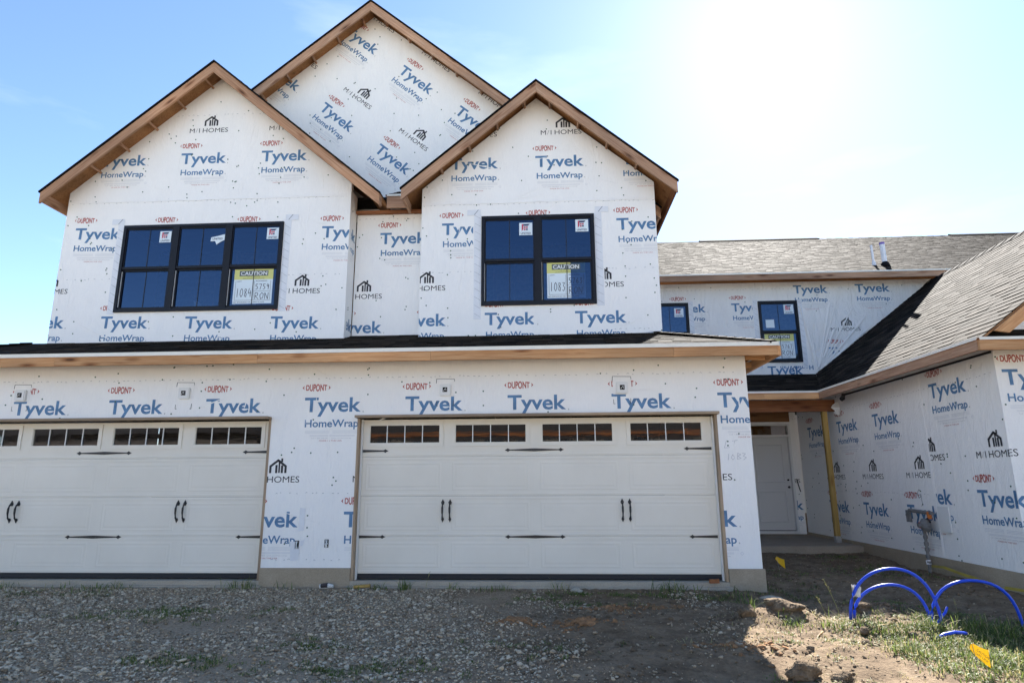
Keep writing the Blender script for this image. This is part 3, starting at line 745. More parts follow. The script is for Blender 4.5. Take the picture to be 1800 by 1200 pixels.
outR = gable_out(.617, 4.475, 3.40, 2.553, 7.715, .845)
winR = rect(1.6233, 4.0217, 3.4684, 5.5508)
it = rows([1.086,2.524,3.962], 6.42) + rows([.963,2.40,3.835], 5.25, False, .004) + rows([.247,1.68,3.119], 3.705, True)
it += [wb.staples(.65, 4.45, 5.80, rnd), wb.staples(.65, 4.45, 5.77, rnd), wb.staples(.65,4.4,4.6, rnd), wb.staples(.65,4.4,3.52, rnd), wb.staples(3.6,4.4,3.60, rnd)]
rb = wallset(wb, outR, [winR], A, it, 220, 'bay_wall', printholes=[rect(1.6233-.14, 3.78, 1.6233, 5.60), rect(3.4684, 4.0, 3.4684+.14, 5.60)])
# upper sheet of wrap lapping over the lower one
for (ol, z0) in ((outL, 6.005), (outR, 5.785)):
    pass
wr = FRONT(1.36)
it = rows([-.168], 5.261, False)+rows([-.888,.55], 3.697, True)
it += [wr.staples(-.55,.6,5.72, rnd), wr.staples(-.55,.6,3.52, rnd)]
wallset(wr, rect(-.585, 3.45, .604, 5.80), [], A, it, 30, 'recess_wall')
board('top_plate', (-.585, 1.355, 5.845), (.604, 1.355, 5.845), (0,0,1), .04, .09, 'stained_pine', A)
# returns of the bays
rw = Wall((-.598, 1.0, 0), (0,1,0), (1,0,0))
wallset(rw, rect(.101, 3.46, .355, 6.12), [], A, xf(LOGO, -.49, 5.261)+xf(LOGO, -.45, 3.70), 6, 'bay_return_wall')
lw_ = Wall((.617, 1.46, 0), (0,-1,0), (-1,0,0))
wallset(lw_, rect(.105, 3.45, .355, 6.0), [], A, [], 6, 'bay_return_wall')
# main body side walls
sw = Wall((4.475, 1.0, 0), (0,1,0), (1,0,0))
wallset(sw, rect(.105, 3.3, 11, 6.0), [], A, rows([.4+k*P_ for k in range(7)], 5.2, False)+rows([.7+k*P_ for k in range(7)], 3.65), 120, 'side_wall')
box_part('side_wall', (-5.575,1.105,3.3), (-5.475,12,6.15), 'wrap', A)
box_part('rear_wall', (-6.8,12.0,0), (5.3,12.1,6.1), 'wrap', A)
box_part('room_floor', (-5.4,1.11,3.2), (4.37,11.9,3.3), 'osb', A)
box_part('room_partition', (-5.4,3.4,3.31), (4.37,3.5,5.95), 'osb', A)
mb = MB()
for k in range(24): mb.box((-5.35+k*.41,3.3,3.31),(-5.31+k*.41,3.39,5.95))
mb.build('studs', 'stud', A)['kind'] = 'stuff'
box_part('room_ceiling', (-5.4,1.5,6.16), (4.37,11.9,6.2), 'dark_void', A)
wg = FRONT(1.9)
KG = .85
outG = gable_out(-5.5, 4.3, 5.95, -.62, 10.235, .82)
it = []; ang = R(-39.6); dx, dz = P_*math.cos(ang), P_*math.sin(ang)
for (bx, bz) in ((-.117,8.982),(-1.622,8.247)):
    for k in (-2,-1,0,1,2): it += xf(LOGO, bx+k*dx, bz+k*dz, ang)+xf([(i_, [[(a+MIDX, b_+MIDZ) for a, b_ in p] for p in ps]) for i_, ps in MI], bx+k*dx, bz+k*dz, ang)
wallset(wg, outG, [], A, it, 330, 'gable_wall')
def creases(wl_, ol, hs_, par_, n_, seed_):
    rr_ = random.Random(seed_); mb_ = MB(); xs_ = [p[0] for p in ol]; zs_ = [p[1] for p in ol]
    for i in range(n_):
        x_, z_ = rr_.uniform(min(xs_), max(xs_)), rr_.uniform(min(zs_), max(zs_)); a_ = R(rr_.choice([90, 90, 84, 97, 4, 20, 160])+rr_.uniform(-6, 6)); l_ = rr_.uniform(.25, 1.1); w2_ = rr_.uniform(.008, .02)
        pts_ = []; cur = rr_.uniform(-.05, .05)
        for j in range(7): u_ = j/6; pts_.append((x_+math.cos(a_)*l_*u_-math.sin(a_)*cur*math.sin(u_*3.1), z_+math.sin(a_)*l_*u_+math.cos(a_)*cur*math.sin(u_*3.1)))
        if not all(len(cut([[(px_-.01, pz_-.01), (px_+.01, pz_-.01), (px_, pz_+.01)]], ol, hs_)) == 1 for px_, pz_ in pts_): continue
        for j in range(6):
            (ax_, az_), (bx_, bz_) = pts_[j], pts_[j+1]; dx_, dz_ = bx_-ax_, bz_-az_; q_ = math.hypot(dx_, dz_); nx_, nz_ = -dz_/q_, dx_/q_
            k0, k1 = math.sin(math.pi*j/6), math.sin(math.pi*(j+1)/6)
            L0_, L1_ = wl_.P(ax_-nx_*w2_*k0, az_-nz_*w2_*k0, .0004), wl_.P(bx_-nx_*w2_*k1, bz_-nz_*w2_*k1, .0004)
            M0_, M1_ = wl_.P(ax_, az_, .0004+.0045*k0), wl_.P(bx_, bz_, .0004+.0045*k1)
            R0_, R1_ = wl_.P(ax_+nx_*w2_*k0, az_+nz_*w2_*k0, .0004), wl_.P(bx_+nx_*w2_*k1, bz_+nz_*w2_*k1, .0004)
            mb_.add([L0_, L1_, M1_, M0_, R1_, R0_], [(0,1,2,3),(3,2,4,5)])
    if mb_.v: mb_.build('wrap_crease', 'wrap', par_, fix=False)['kind'] = 'stuff'
creases(wb, outL, [winL], lb, 60, 1); creases(wb, outR, [winR], rb, 50, 2); creases(FRONT(0), outl, holes, gwall, 70, 3)
# lap of the upper sheet of wrap over the lower one, its free edge slightly wavy
for wl_, xa_, xb_, z_, par_ in ((wb, -5.57, -.60, 6.0, lb), (wb, .62, 4.47, 5.785, rb)):
    mb = MB(); x_ = xa_; zz_ = z_
    while x_ < xb_-.01:
        x2_ = min(xb_, x_+.18); z2_ = z_+rnd.uniform(-.008, .008)
        mb.add([wl_.P(x_, zz_, .009), wl_.P(x2_, z2_, .009), wl_.P(x2_, z_+.05, .0012), wl_.P(x_, z_+.05, .0012), wl_.P(x_, zz_, .001), wl_.P(x2_, z2_, .001)], [(0,1,2,3),(4,5,1,0)]); x_, zz_ = x2_, z2_
    mb.build('wrap_lap_edge', 'wrap', par_, fix=False)
# flashing tape around windows
for (wx0, wz0, wx1, wz1) in ((-4.4916,4.036,-1.7186,5.5625),(1.6233,4.0217,3.4684,5.5508)):
    par = lb if wx0 < 0 else rb
    tape_strip(wb, wx0-.125, wz0-(.22 if wx0 > 0 else .03), wx0-.006, wz1+.035, par, rnd); tape_strip(wb, wx1+.006, wz0-.03, wx1+.125, wz1+.035, par, rnd)
    for xx, dr in ((wx0, -1), (wx1, 1)):
        mb = MB(); x0_, x1_ = sorted((xx+dr*.02, xx+dr*.24)); q = [wb.P(x0_, wz1+.03, .0085), wb.P(x1_, wz1+.03, .0085), wb.P(x1_, wz1+.13, .0085), wb.P(x0_, wz1+.13, .0085)]
        mb.prism(q, (0,.002,0)); mb.prism([wb.P(xx+dr*.10-.03, wz1+.04, .0105), wb.P(xx+dr*.10-.02, wz1+.035, .0105), wb.P(xx+dr*.10+.05, wz1+.125, .0105), wb.P(xx+dr*.10+.04, wz1+.13, .0105)], (0,.0015,0), 1)
        mb.build('flashing_tape', ['tape', 'tape_ink'], par)
# ---- windows
def sticker(wl, cx, cz, size, d, parent, torn=False):
    """square maker's label: red wedge, pane mark and the printed word"""
    h = size/2; mb = MB()
    if torn:
        q = [(-h,-.04),(-h*.95,.03),(h*.2,.06),(h,.085),(h,-.02),(h*.4,-.055),(-.1*h,-.10),(-h*.35,-.035)]
        mb.prism([wl.P(cx+a, cz+b, d) for a, b in q], wl.n*-.001)
        items = [(2, text_fit('UNITED', cx-h*.75, cz-.012, size*.75, .034, .02))]
    else:
        mb.prism([wl.P(cx+a, cz+b, d) for a, b in rect(-h,-h,h,h)], wl.n*-.001)
        items = [(2, text_fit('UNITED', cx-h*.78, cz-h*.85, size*.78, .032, .02))]
        items.append((1, [[(cx-h*.62, cz-h*.35),(cx-h*.62, cz+h*.8),(cx+h*.62, cz+h*.8),(cx+h*.35, cz+h*.52),(cx-h*.36, cz+h*.52),(cx-h*.36, cz-h*.06)]]))
        tri = [[(cx-h*.62,cz-h*.35),(cx-h*.36,cz-h*.06),(cx-h*.36,cz+h*.8),(cx-h*.62,cz+h*.8)],[(cx-h*.36,cz+h*.5),(cx+h*.35,cz+h*.5),(cx+h*.62,cz+h*.8),(cx-h*.36,cz+h*.8)]]
        items[-1] = (1, [tri[0]]); items.append((2, [tri[1]]))
        items.append((1, [rect(cx-h*.28,cz+h*.12,cx-h*.02,cz+h*.40), rect(cx+h*.05,cz+h*.12,cx+h*.30,cz+h*.40), rect(cx-h*.28,cz-h*.22,cx-h*.02,cz+h*.05)]))
        items.append((2, [rect(cx+h*.05,cz-h*.22,cx+h*.30,cz+h*.05)]))
    mats = ['paper', 'sticker_red', 'sticker_navy']
    for ink, ps in items:
        for p in ps: mb.add([wl.P(a, b, d+.0012) for a, b in p], [tuple(range(len(p)))], ink)
    return mb.build('maker_sticker', mats, parent, fix=False)
def scribble(ch, x, z, w_, h_):
    if ch == '4': return line2d([(x+.3*w_, z+h_), (x+.1*w_, z+.42*h_), (x+.9*w_, z+.46*h_)], .009)+line2d([(x+.72*w_, z+.75*h_), (x+.68*w_, z)], .009)
    G = {'0':[(.5,1),(.15,.75),(.1,.25),(.45,0),(.85,.3),(.85,.75),(.5,1)], '1':[(.5,1),(.45,0)], '3':[(.15,.95),(.75,.95),(.4,.6),(.8,.35),(.5,0),(.1,.1)],
         '4':[(.25,1),(.15,.45),(.85,.5),(.8,1),(.75,0)], '5':[(.85,1),(.25,1),(.2,.6),(.7,.55),(.75,.15),(.2,0)], '6':[(.7,1),(.2,.5),(.2,.1),(.6,0),(.8,.3),(.5,.5),(.2,.3)],
         '7':[(.1,1),(.85,1),(.4,0)], '8':[(.7,.9),(.3,.95),(.25,.65),(.75,.35),(.6,0),(.2,.1),(.3,.45),(.75,.75),(.7,.9)], '9':[(.8,.8),(.4,1),(.2,.7),(.5,.5),(.8,.8),(.6,0)],
         'R':[(.1,0),(.1,1),(.7,.95),(.7,.6),(.15,.5),(.9,0)], 'O':[(.5,1),(.1,.6),(.3,0),(.8,.2),(.9,.8),(.5,1)], 'N':[(.1,0),(.1,1),(.8,0),(.9,1)]}
    return line2d([(x+a*w_, z+b*h_) for a, b in G[ch]], .009)
def caution(wl, x0, z0, x1, z1, lot, addr, d, parent):
    W_, H_ = x1-x0, z1-z0; mb = MB(); k = W_/.62
    def rc(a, b, c, e, dd, mi): mb.add([wl.P(p, q, dd) for p, q in rect(x0+a*W_, z0+b*H_, x0+c*W_, z0+e*H_)], [(0,1,2,3)], mi)
    rc(0,0,1,.70,d,0); rc(0,.70,1,1,d,1); rc(.13,.80,.87,.96,d+.001,3)
    it_ = [(4, text_fit('CAUTION', x0+.16*W_, z0+.825*H_, .68*W_, .11*H_, .02))]
    it_.append((2, text_fit('No Trespassing', x0+.34*W_, z0+.765*H_, .32*W_, .02*H_)+text_fit('Authorized Personnel Only', x0+.22*W_, z0+.72*H_, .56*W_, .025*H_)))
    it_.append((2, text_fit('LOT:', x0+.08*W_, z0+.63*H_, .13*W_, .035*H_)+text_fit('ADDRESS:', x0+.56*W_, z0+.635*H_, .30*W_, .035*H_)+text_fit('NO SMOKING OR OPEN FLAME', x0+.02*W_, z0+.025*H_, .8*W_, .035*H_)))
    for (a, b, c, e) in ((.05,.10,.05,.66),(.95,.10,.95,.66),(.05,.10,.95,.10),(.49,.10,.49,.66),(.53,.36,.93,.36),(.53,.10,.53,.66)):
        it_.append((2, line2d([(x0+a*W_, z0+b*H_), (x0+c*W_, z0+e*H_)], .004)))
    s_ = []
    for i, ch in enumerate(lot): s_ += scribble(ch, x0+W_*(.07+.105*i), z0+.20*H_, .09*W_, .24*H_)
    for i, ch in enumerate(addr): s_ += scribble(ch, x0+W_*(.56+.095*i), z0+.41*H_, .08*W_, .15*H_)
    for i, ch in enumerate('RON'): s_ += scribble(ch, x0+W_*(.56+.125*i), z0+.13*H_, .11*W_, .18*H_)
    it_.append((2, s_))
    for ink, ps in it_:
        for p in ps: mb.add([wl.P(a, b, d+.002) for a, b in p], [tuple(range(len(p)))], ink)
    return mb.build('caution_sign', ['paper', 'paper_yellow', 'paper_ink', 'caution_band', 'paper_white'], parent, fix=False)
def window(parent, wl, x0, z0, x1, z1, cols, fr=.05):
    mb = MB(); pr = .035
    def bx(a, b, c, e, d0, d1, m_=mb): 
        p, q = wl.P(a, b, d0), wl.P(c, e, d1)
        m_.box(tuple(min(p[i], q[i]) for i in range(3)), tuple(max(p[i], q[i]) for i in range(3)))
    bx(x0, z0, x1, z0+fr, -.05, pr); bx(x0, z1-fr, x1, z1, -.05, pr)
    bx(x0, z0+fr, x0+fr, z1-fr, -.05, pr); bx(x1-fr, z0+fr, x1, z1-fr, -.05, pr)
    W_ = (x1-x0)/cols; ml = .055
    for c in range(1, cols): bx(x0+W_*c-ml, z0+fr, x0+W_*c+ml, z1-fr, -.05, pr-.002)
    o = mb.build('window', 'black_frame', parent)
    cells = []; zm = z0+(z1-z0)*.485
    for c in range(cols):
        a = x0+W_*c+(fr if c == 0 else ml); b = x0+W_*(c+1)-(fr if c == cols-1 else ml)
        # upper sash (outer) and lower sash (recessed)
        s1 = MB(); r = .028
        bx(a+.0005, zm, b-.0005, zm+.045, -.045, pr-.012, s1); bx(a+.0005, z1-fr-r, b-.0005, z1-fr-.0005, -.02, pr-.02, s1)
        bx(a+.0005, zm+.045, a+r*.7, z1-fr-r, -.02, pr-.02, s1); bx(b-r*.7, zm+.045, b-.0005, z1-fr-r, -.02, pr-.02, s1); s1.build('upper_sash', 'black_frame', o)
        s2 = MB()
        bx(a+.0005, z0+fr+.0005, b-.0005, z0+fr+.035, -.045, -.005, s2); bx(a+.0005, zm-.03, b-.0005, zm-.0005, -.045, -.005, s2)
        bx(a+.0005, z0+fr+.035, a+.03, zm-.03, -.045, -.005, s2); bx(b-.03, z0+fr+.035, b-.0005, zm-.03, -.045, -.005, s2); s2.build('lower_sash', 'black_frame', o)
        mb = MB(); bx(a+.001, z0+fr+.036, a+.006, zm-.031, -.004, .012, mb); mb.build('painted_sash_glint', 'vinyl_white', o)  # white strip imitating the reflected light line beside the lower sash
        for (q0, q1, dep) in ((zm+.045, z1-fr-r, .002), (z0+fr+.035, zm-.03, -.025)):
            g = MB(); tw = rnd.uniform(-.002,.002)
            ax, bx_ = (a+r*.7, b-r*.7) if dep > 0 else (a+.03, b-.03)
            g.add([wl.P(ax, q0, dep), wl.P(bx_, q0, dep+tw), wl.P(bx_, q1, dep+tw), wl.P(ax, q1, dep)], [(0,1,2,3)]); g.build('pane', 'window_glass', o, fix=False)
            g = MB(); mx_ = (a+b)/2; bx(mx_-.006, q0, mx_+.006, q1, dep+.003, dep+.005, g); g.build('grille_bar', 'grille', o)
            cells.append((ax, q0, bx_, q1, dep))
    return o, cells
wo, ce = window(A, wb, -4.4916, 4.036, -1.7186, 5.5625, 3)
a = ce[0]; sticker(wb, a[2]-.115, a[3]-.135, .20, a[4]+.008, wo)
a = ce[2]; sticker(wb, a[2]-.125, a[3]-.20, .24, a[4]+.008, wo, True)
a = ce[4]; sticker(wb, a[2]-.11, a[3]-.125, .20, a[4]+.008, wo)
a = ce[5]; caution(wb, a[0]+.05, a[1]+.03, a[2]-.05, a[3]-.0, '1084', '5759', a[4]+.001, wo)
mb = MB(); a = ce[3]; mb.prism([wb.P(a[0]+.23,a[1]+.01,-.2),wb.P(a[0]+.56,a[1]+.01,-.2),wb.P(a[0]+.52,a[1]+.07,-.2),wb.P(a[0]+.36,a[1]+.05,-.2),wb.P(a[0]+.30,a[1]+.13,-.2),wb.P(a[0]+.21,a[1]+.16,-.2)], (0,.01,0)); mb.build('torn_paper', 'paper_white', wo)
wo, ce = window(A, wb, 1.6233, 4.0217, 3.4684, 5.5508, 2)
a = ce[0]; sticker(wb, a[2]-.12, a[3]-.155, .215, a[4]+.008, wo)
a = ce[2]; sticker(wb, a[2]-.13, a[3]-.12, .21, a[4]+.008, wo)
a = ce[3]; caution(wb, a[0]+.055, a[1]+.03, a[2]-.085, a[3]-.0, '1083', '5763', a[4]+.001, wo)
# ---- roofs
def lerp(a, b, t_): return a+(b-a)*t_
def roof(parent, e0, e1, up, poly, thick=.022, expo=.143, tab=(.16,.34), single=0, mat='shingle', tmean=.5, lift=.005, seed=1, name='roof_slope'):
    """e0->e1 eave edge; up = vector up the slope; poly in (u along eave, w up the slope), CCW seen from above"""
    e0 = Vector(e0); e1 = Vector(e1); U = (e1-e0).normalized(); Wv = Vector(up).normalized(); Nn = U.cross(Wv).normalized()
    if Nn.z < 0: Nn = -Nn
    Q = lambda u, w_, h=0: e0+U*u+Wv*w_+Nn*h
    mb = MB(); mb.prism([Q(u, w_, 0) for u, w_ in poly], -Nn*thick)
    deck = mb.build(name, 'deck_wood', parent)
    mb = MB(); mb.add([Q(u, w_, .003) for u, w_ in poly], [tuple(range(len(poly)))]); mb.build('underlayment', 'underlay', deck, fix=False)
    rn = random.Random(seed); us = [p[0] for p in poly]; ws = [p[1] for p in poly]
    sm = MB(); singles = []
    w0 = min(ws)-.02; row = 0
    while w0 < max(ws):
        u = min(us)-rn.uniform(0, .3)
        while u < max(us):
            l = rn.uniform(*tab); gap = rn.random() < .32
            hh = lift*(1 if gap else 2.0)*rn.uniform(.8, 1.2); g_ = .004
            q = [(u+g_, w0+rn.uniform(-.003,.003)), (u+l, w0+rn.uniform(-.003,.003)), (u+l, w0+expo+.012), (u+g_, w0+expo+.012)]
            q2 = clip_convex(q, poly); tone = min(1, max(0, rn.gauss(tmean-(.18 if gap else -.05), .26)))
            if q2 and area(q2) > 2e-4:
                def hgt(w_): return .004+hh*(1-(w_-w0)/(expo+.02)) + .0015
                n_ = len(q2); V_ = [Q(a, b_, hgt(b_)) for a, b_ in q2]+[Q(a, b_, .0032) for a, b_ in q2]
                F_ = [tuple(range(n_))]+[(i, i+n_, (i+1) % n_+n_, (i+1) % n_) for i in range(n_)]
                singles.append((V_, F_, tone, Q((q[0][0]+q[1][0])/2, w0+.07)))
            u += l
        w0 += expo; row += 1
    if single:
        singles.sort(key=lambda s_: (s_[3]-CAMLOC).length)
    for i, (V_, F_, tone, c) in enumerate(singles):
        if i < single:
            mb = MB(); mb.add(V_, F_, 0, tone); mb.build('shingle', mat, deck, tone=True, fix=False)
        else: sm.add(V_, F_, 0, tone)
    if sm.v:
        o_ = sm.build('shingles', mat, deck, tone=True, fix=False); o_['kind'] = 'stuff'
    return deck
# garage roof of A: front slope with hips at both ends
SF = .338
zE = 3.045; sl = math.hypot(1, SF); XE0, XE1 = -7.17, 5.69
roof(A, (XE0,-.42,zE), (XE1,-.42,zE), (0,1,SF), [(0,0),(XE1-XE0,0),(XE1-XE0-1.42,1.42*sl),(1.42,1.42*sl)], seed=11)
roof(A, (XE1,-.42,zE), (XE1,6.3,zE), (-1,0,SF), [(0,0),(6.72,0),(6.72,1.215*sl),(1.215,1.215*sl)], seed=12)
roof(A, (XE0,6.3,zE), (XE0,-.42,zE), (1,0,SF), [(0,0),(6.72,0),(5.3,1.42*sl),(0,1.42*sl)], seed=13, tab=(.3,.9))
roof(A, (-.58,1.0,3.525), (.60,1.0,3.525), (0,1,SF), [(0,.0),(1.18,0),(1.18,.36),(0,.36)], seed=14)
# recess eave roof
roof(A, (.0,.97,5.975), (.40,.97,5.975), (0,1,.55), [(0,0),(.4,0),(.4,1.05),(0,1.05)], seed=15)
def hipcap(p0, p1, parent, wdt=.12, mat='shingle'):
    p0 = Vector(p0); p1 = Vector(p1); L_ = (p1-p0).length; n_ = int(L_/.14); mb = MB(); d = (p1-p0).normalized(); sd_ = d.cross(Vector((0,0,1))).normalized(); upn = sd_.cross(d)
    for i in range(n_):
        a = p0+d*(i*.14); b_ = a+d*.17; t_ = rnd.uniform(.3,.75); h0, h1 = .028, .016
        mb.add([a-sd_*wdt-upn*.012+upn*h0*.5, a+upn*h0, a+sd_*wdt-upn*.012+upn*h0*.5, b_-sd_*wdt-upn*.014+upn*h1*.5, b_+upn*h1, b_+sd_*wdt-upn*.014+upn*h1*.5, a-sd_*wdt-upn*.03, a+sd_*wdt-upn*.03],
               [(0,1,4,3),(1,2,5,4),(0,6,7,2,1)], 0, t_)
    return mb.build('hip_cap', mat, parent, tone=True, fix=False)
hipcap((XE1-.02,-.40,zE+.015), (4.30,.98,zE+1.40*SF+.02), A)
hipcap((XE0+.02,-.40,zE+.015), (-5.77,.98,zE+1.40*SF+.02), A)
def boards_along(name, p0, p1, cuts, upv, wid, thk, mat, parent):
    p0 = Vector(p0); p1 = Vector(p1); L_ = (p1-p0).length; d = (p1-p0)/L_; c = [0]+[x for x in cuts if 0 < x < L_]+[L_]
    for a, b_ in zip(c[:-1], c[1:]): board(name, p0+d*(a+.0015), p0+d*(b_-.0015), upv, wid, thk, mat, parent)
# front fascia (x increases; local Y of board = X x U = -y?)
boards_along('fascia_board', (XE1,-.435,zE-.035), (XE0,-.435,zE-.035), [1.35,4.6,7.0,9.9,10.7], (0,0,1), .135, .038, 'pine_fascia', A)
boards_along('fascia_board', (XE1+.015,-.395,zE-.035), (XE1+.015,6.3,zE-.035), [3.0], (0,0,1), .135, .038, 'pine_fascia', A)
boards_along('fascia_board', (XE0-.015,6.3,zE-.035), (XE0-.015,-.395,zE-.035), [3.0], (0,0,1), .135, .038, 'pine_fascia', A)
def drip(p0, p1, nrm, parent, h=.045):
    p0 = Vector(p0); p1 = Vector(p1); n_ = Vector(nrm); mb = MB()
    prof = [(0,0),(.012,0),(.012,-h),(.018,-h-.006),(.0155,-h-.009),(.008,-h),(.008,-.004),(-.03,-.004),(-.03,0)]
    Pr = [p0+n_*a+Vector((0,0,b_)) for a, b_ in prof]; mb.prism(Pr, p1-p0); return mb.build('drip_edge', 'drip', parent)
drip((XE0,-.437,zE+.006), (XE1+.02,-.437,zE+.006), (0,-1,0), A); drip((XE1+.017,-.42,zE+.006), (XE1+.017,6.3,zE+.006), (1,0,0), A)
# soffit framing under the right corner of the garage roof
for yy in (.0, .6, 1.2, 1.8, 2.4): board('lookout', (5.395, yy, 2.975), (5.655, yy, 2.965), (0,0,1), .085, .038, 'pine_fascia', A)
for k in []: board('lookout', (-6.8+k*.62, -.39, 2.98), (-6.8+k*.62, -.003, 2.99), (0,0,1), .085, .038, 'pine_fascia', A)
board('frieze_board', (5.394, .02, 2.985), (5.394, 6.2, 2.985), (0,0,1), .08, .004, 'deck_wood', A)
# gable roofs
def gable_roof(parent, cx, za, yfront, yback, hl, hr, k, matb='pine_fascia', seed=20, wall_y=1.0, lookouts=True, tailcut=.0):
    sk = math.hypot(1, k); obs = []
    for sg, h in ((-1, hl), (1, hr)):
        e = Vector((cx+sg*h, yfront, za-k*h)); e2 = Vector((cx+sg*h, yback, za-k*h))
        wd = h*sk; Ly = yback-yfront
        if sg > 0: roof(parent, e, e2, (-1,0,k), [(0,0),(Ly,0),(Ly,wd),(0,wd)], tab=(.35,.9), seed=seed+1)
        else: roof(parent, e2, e, (1,0,k), [(0,0),(Ly,0),(Ly,wd),(0,wd)], tab=(.35,.9), seed=seed)
        # rake board, mitred at the peak and cut plumb at the tail
        dn = Vector((sg/sk, 0, -k/sk)); pn = Vector((k/sk*sg, 0, 1/sk))
        a = Vector((cx, yfront-.018, za-.034)); wbz = .142*sk
        tail = a+dn*(h*sk)
        prof = [a, tail, tail-Vector((0,0,wbz)), a-Vector((0,0,wbz))]
        mb = MB(); mb.prism([a+Vector((sg*.001,0,0)), tail, tail-Vector((0,0,wbz)), a-Vector((0,0,wbz))+Vector((sg*.001,0,0))], (0,.038,0))
        Wb = Matrix(((dn.x,0,pn.x,a.x),(dn.y,1,pn.y,a.y),(dn.z,0,pn.z,a.z),(0,0,0,1)))
        mb.build('rake_board', matb, parent, basis=Wb)
        # trim strip of shingle starter above the board
        mb = MB(); mb.prism([a+Vector((0,-.022,.040)), tail+Vector((sg*.02,-.022,.040-.02*k)), tail+Vector((sg*.02,-.022,.016-.02*k)), a+Vector((0,-.022,.014))], (0,.05,0)); mb.build('shingle_edge', 'ridge_black', parent)
        # back sub-rafter against wall and lookouts
        if lookouts:
            nlo = int(h*sk/.61)
            for i in range(nlo):
                c = Vector((cx, 0, za-.034))+dn*(.32+i*.61)
                board('lookout', (c.x, yfront+.022, c.z), (c.x, wall_y-.004, c.z), pn, .06, .036, matb, parent)
        # eave fascia along the side
        fl_ = (yback-yfront) if not (cx < -1 and sg > 0) else .15
        if cx > 1 and sg < 0: fl_ = .60
        fx_ = tail.x-.037 if sg > 0 else tail.x+.001
        board('fascia_board', (fx_, yfront+.022, tail.z+.012), (fx_, yfront+fl_, tail.z+.012), (0,0,1), .165, .036, 'stained_pine' if sg > 0 and cx > 0 else matb, parent)
gable_roof(A, -3.005, 8.42, .62, 5.0, 2.765, 3.0, .85, 'rake_pine', 21)
gable_roof(A, 2.556, 7.80, .62, 5.0, 2.205, 2.215, .846, 'weathered_pine', 31)
gable_roof(A, -.59, 10.30, 1.54, 12.3, 5.2, 5.25, .84, 'weathered_pine', 41, wall_y=1.9)
# little boards in the trough over the recess
board('fascia_board', (.36, .955, 5.945), (.03, .955, 5.945), (0,0,1), .20, .036, 'weathered_pine', A)
drip((.03,.953,5.985), (.36,.953,5.985), (0,-1,0), A, .03)
#board('rafter_tail', (.372, .62, 5.86), (.372, 1.33, 5.86), (0,0,1), .21, .038, 'stained_pine', A)
#board('rafter_tail', (.008, .62, 5.82), (.008, 1.33, 5.82), (0,0,1), .13, .038, 'pine_fascia', A)
#board('soffit_block', (-.50, 1.25, 5.95), (-.50, 1.25, 5.86), (0,1,0), .09, .05, 'stained_pine', A)
# ================================================================== HOUSE B
wf = FRONT(6.3)
ZB = 6.0
outB = rect(4.60, 2.9, 13.0, 5.97)
w1 = rect(5.20, 4.0, 6.114, 5.49); w2 = rect(7.775, 3.99, 8.70, 5.495)
it = rows([5.72,7.147], 5.252, False)+rows([9.33], 4.133)+rows([8.65,10.108], 5.675, False)+xf([LOGO[0]], 7.869, 3.70)
it += xf([LOGO[1]], 8.95, 3.70, math.pi)+[wf.staples(4.6,11.5,5.80, rnd), wf.staples(6.2,7.6,4.35, rnd)]
ub = wallset(wf, outB, [w1, w2], B, it, 150, 'upper_wall', 'loose_wrap', printholes=[rect(w1[0][0]-.1,3.85,w1[1][0]+.12,5.5), rect(w2[0][0]-.13,3.9,w2[1][0]+.12,5.5)])
for q in (w1, w2):
    tape_strip(wf, q[0][0]-.12, 3.85, q[0][0]-.006, 5.53, ub, rnd); tape_strip(wf, q[1][0]+.006, 3.85, q[1][0]+.12, 5.53, ub, rnd)
# crumpled folds of loose wrap by the roof junction
mb = MB()
for i in range(16):
    an = R(rnd.uniform(28, 100)); r0, r1 = rnd.uniform(.1,.5), rnd.uniform(.5,1.9); c0 = Vector((9.02,6.285,3.72))
    a = c0+Vector((math.cos(an)*r0,0,math.sin(an)*r0)); b_ = c0+Vector((math.cos(an)*r1,0,math.sin(an)*r1)); pw = Vector((-math.sin(an),0,math.cos(an)))*rnd.uniform(.012,.03)
    if b_.z-3.68 < (b_.x-8.978)*.76+.03: continue
    mb.add([a-pw, a+Vector((0,-.012,0)), a+pw, b_-pw, b_+Vector((0,-.012,0)), b_+pw], [(0,1,4,3),(1,2,5,4)])
mb.build('wrap_fold', 'wrap', ub, fix=False)
wo, ce = window(B, wf, 5.20, 4.0, 6.114, 5.49, 1); a = ce[0]; sticker(wf, a[2]-.16, a[3]-.16, .22, a[4]+.008, wo)
wo, ce = window(B, wf, 7.775, 3.99, 8.70, 5.495, 1); a = ce[0]; sticker(wf, a[2]-.14, a[3]-.13, .23, a[4]+.008, wo)
mb = MB(); mb.prism([wf.P(a[0]+p, a[1]+q, a[4]+.003) for p, q in rect(.08,.07,.28,.27)], (0,-.001,0)); mb.build('paper_note', 'paper', wo)
a = ce[1]; caution(wf, a[0]+.02, a[1]+.02, a[2]-.06, a[3]-.0, '', '5767', a[4]+.001, wo)
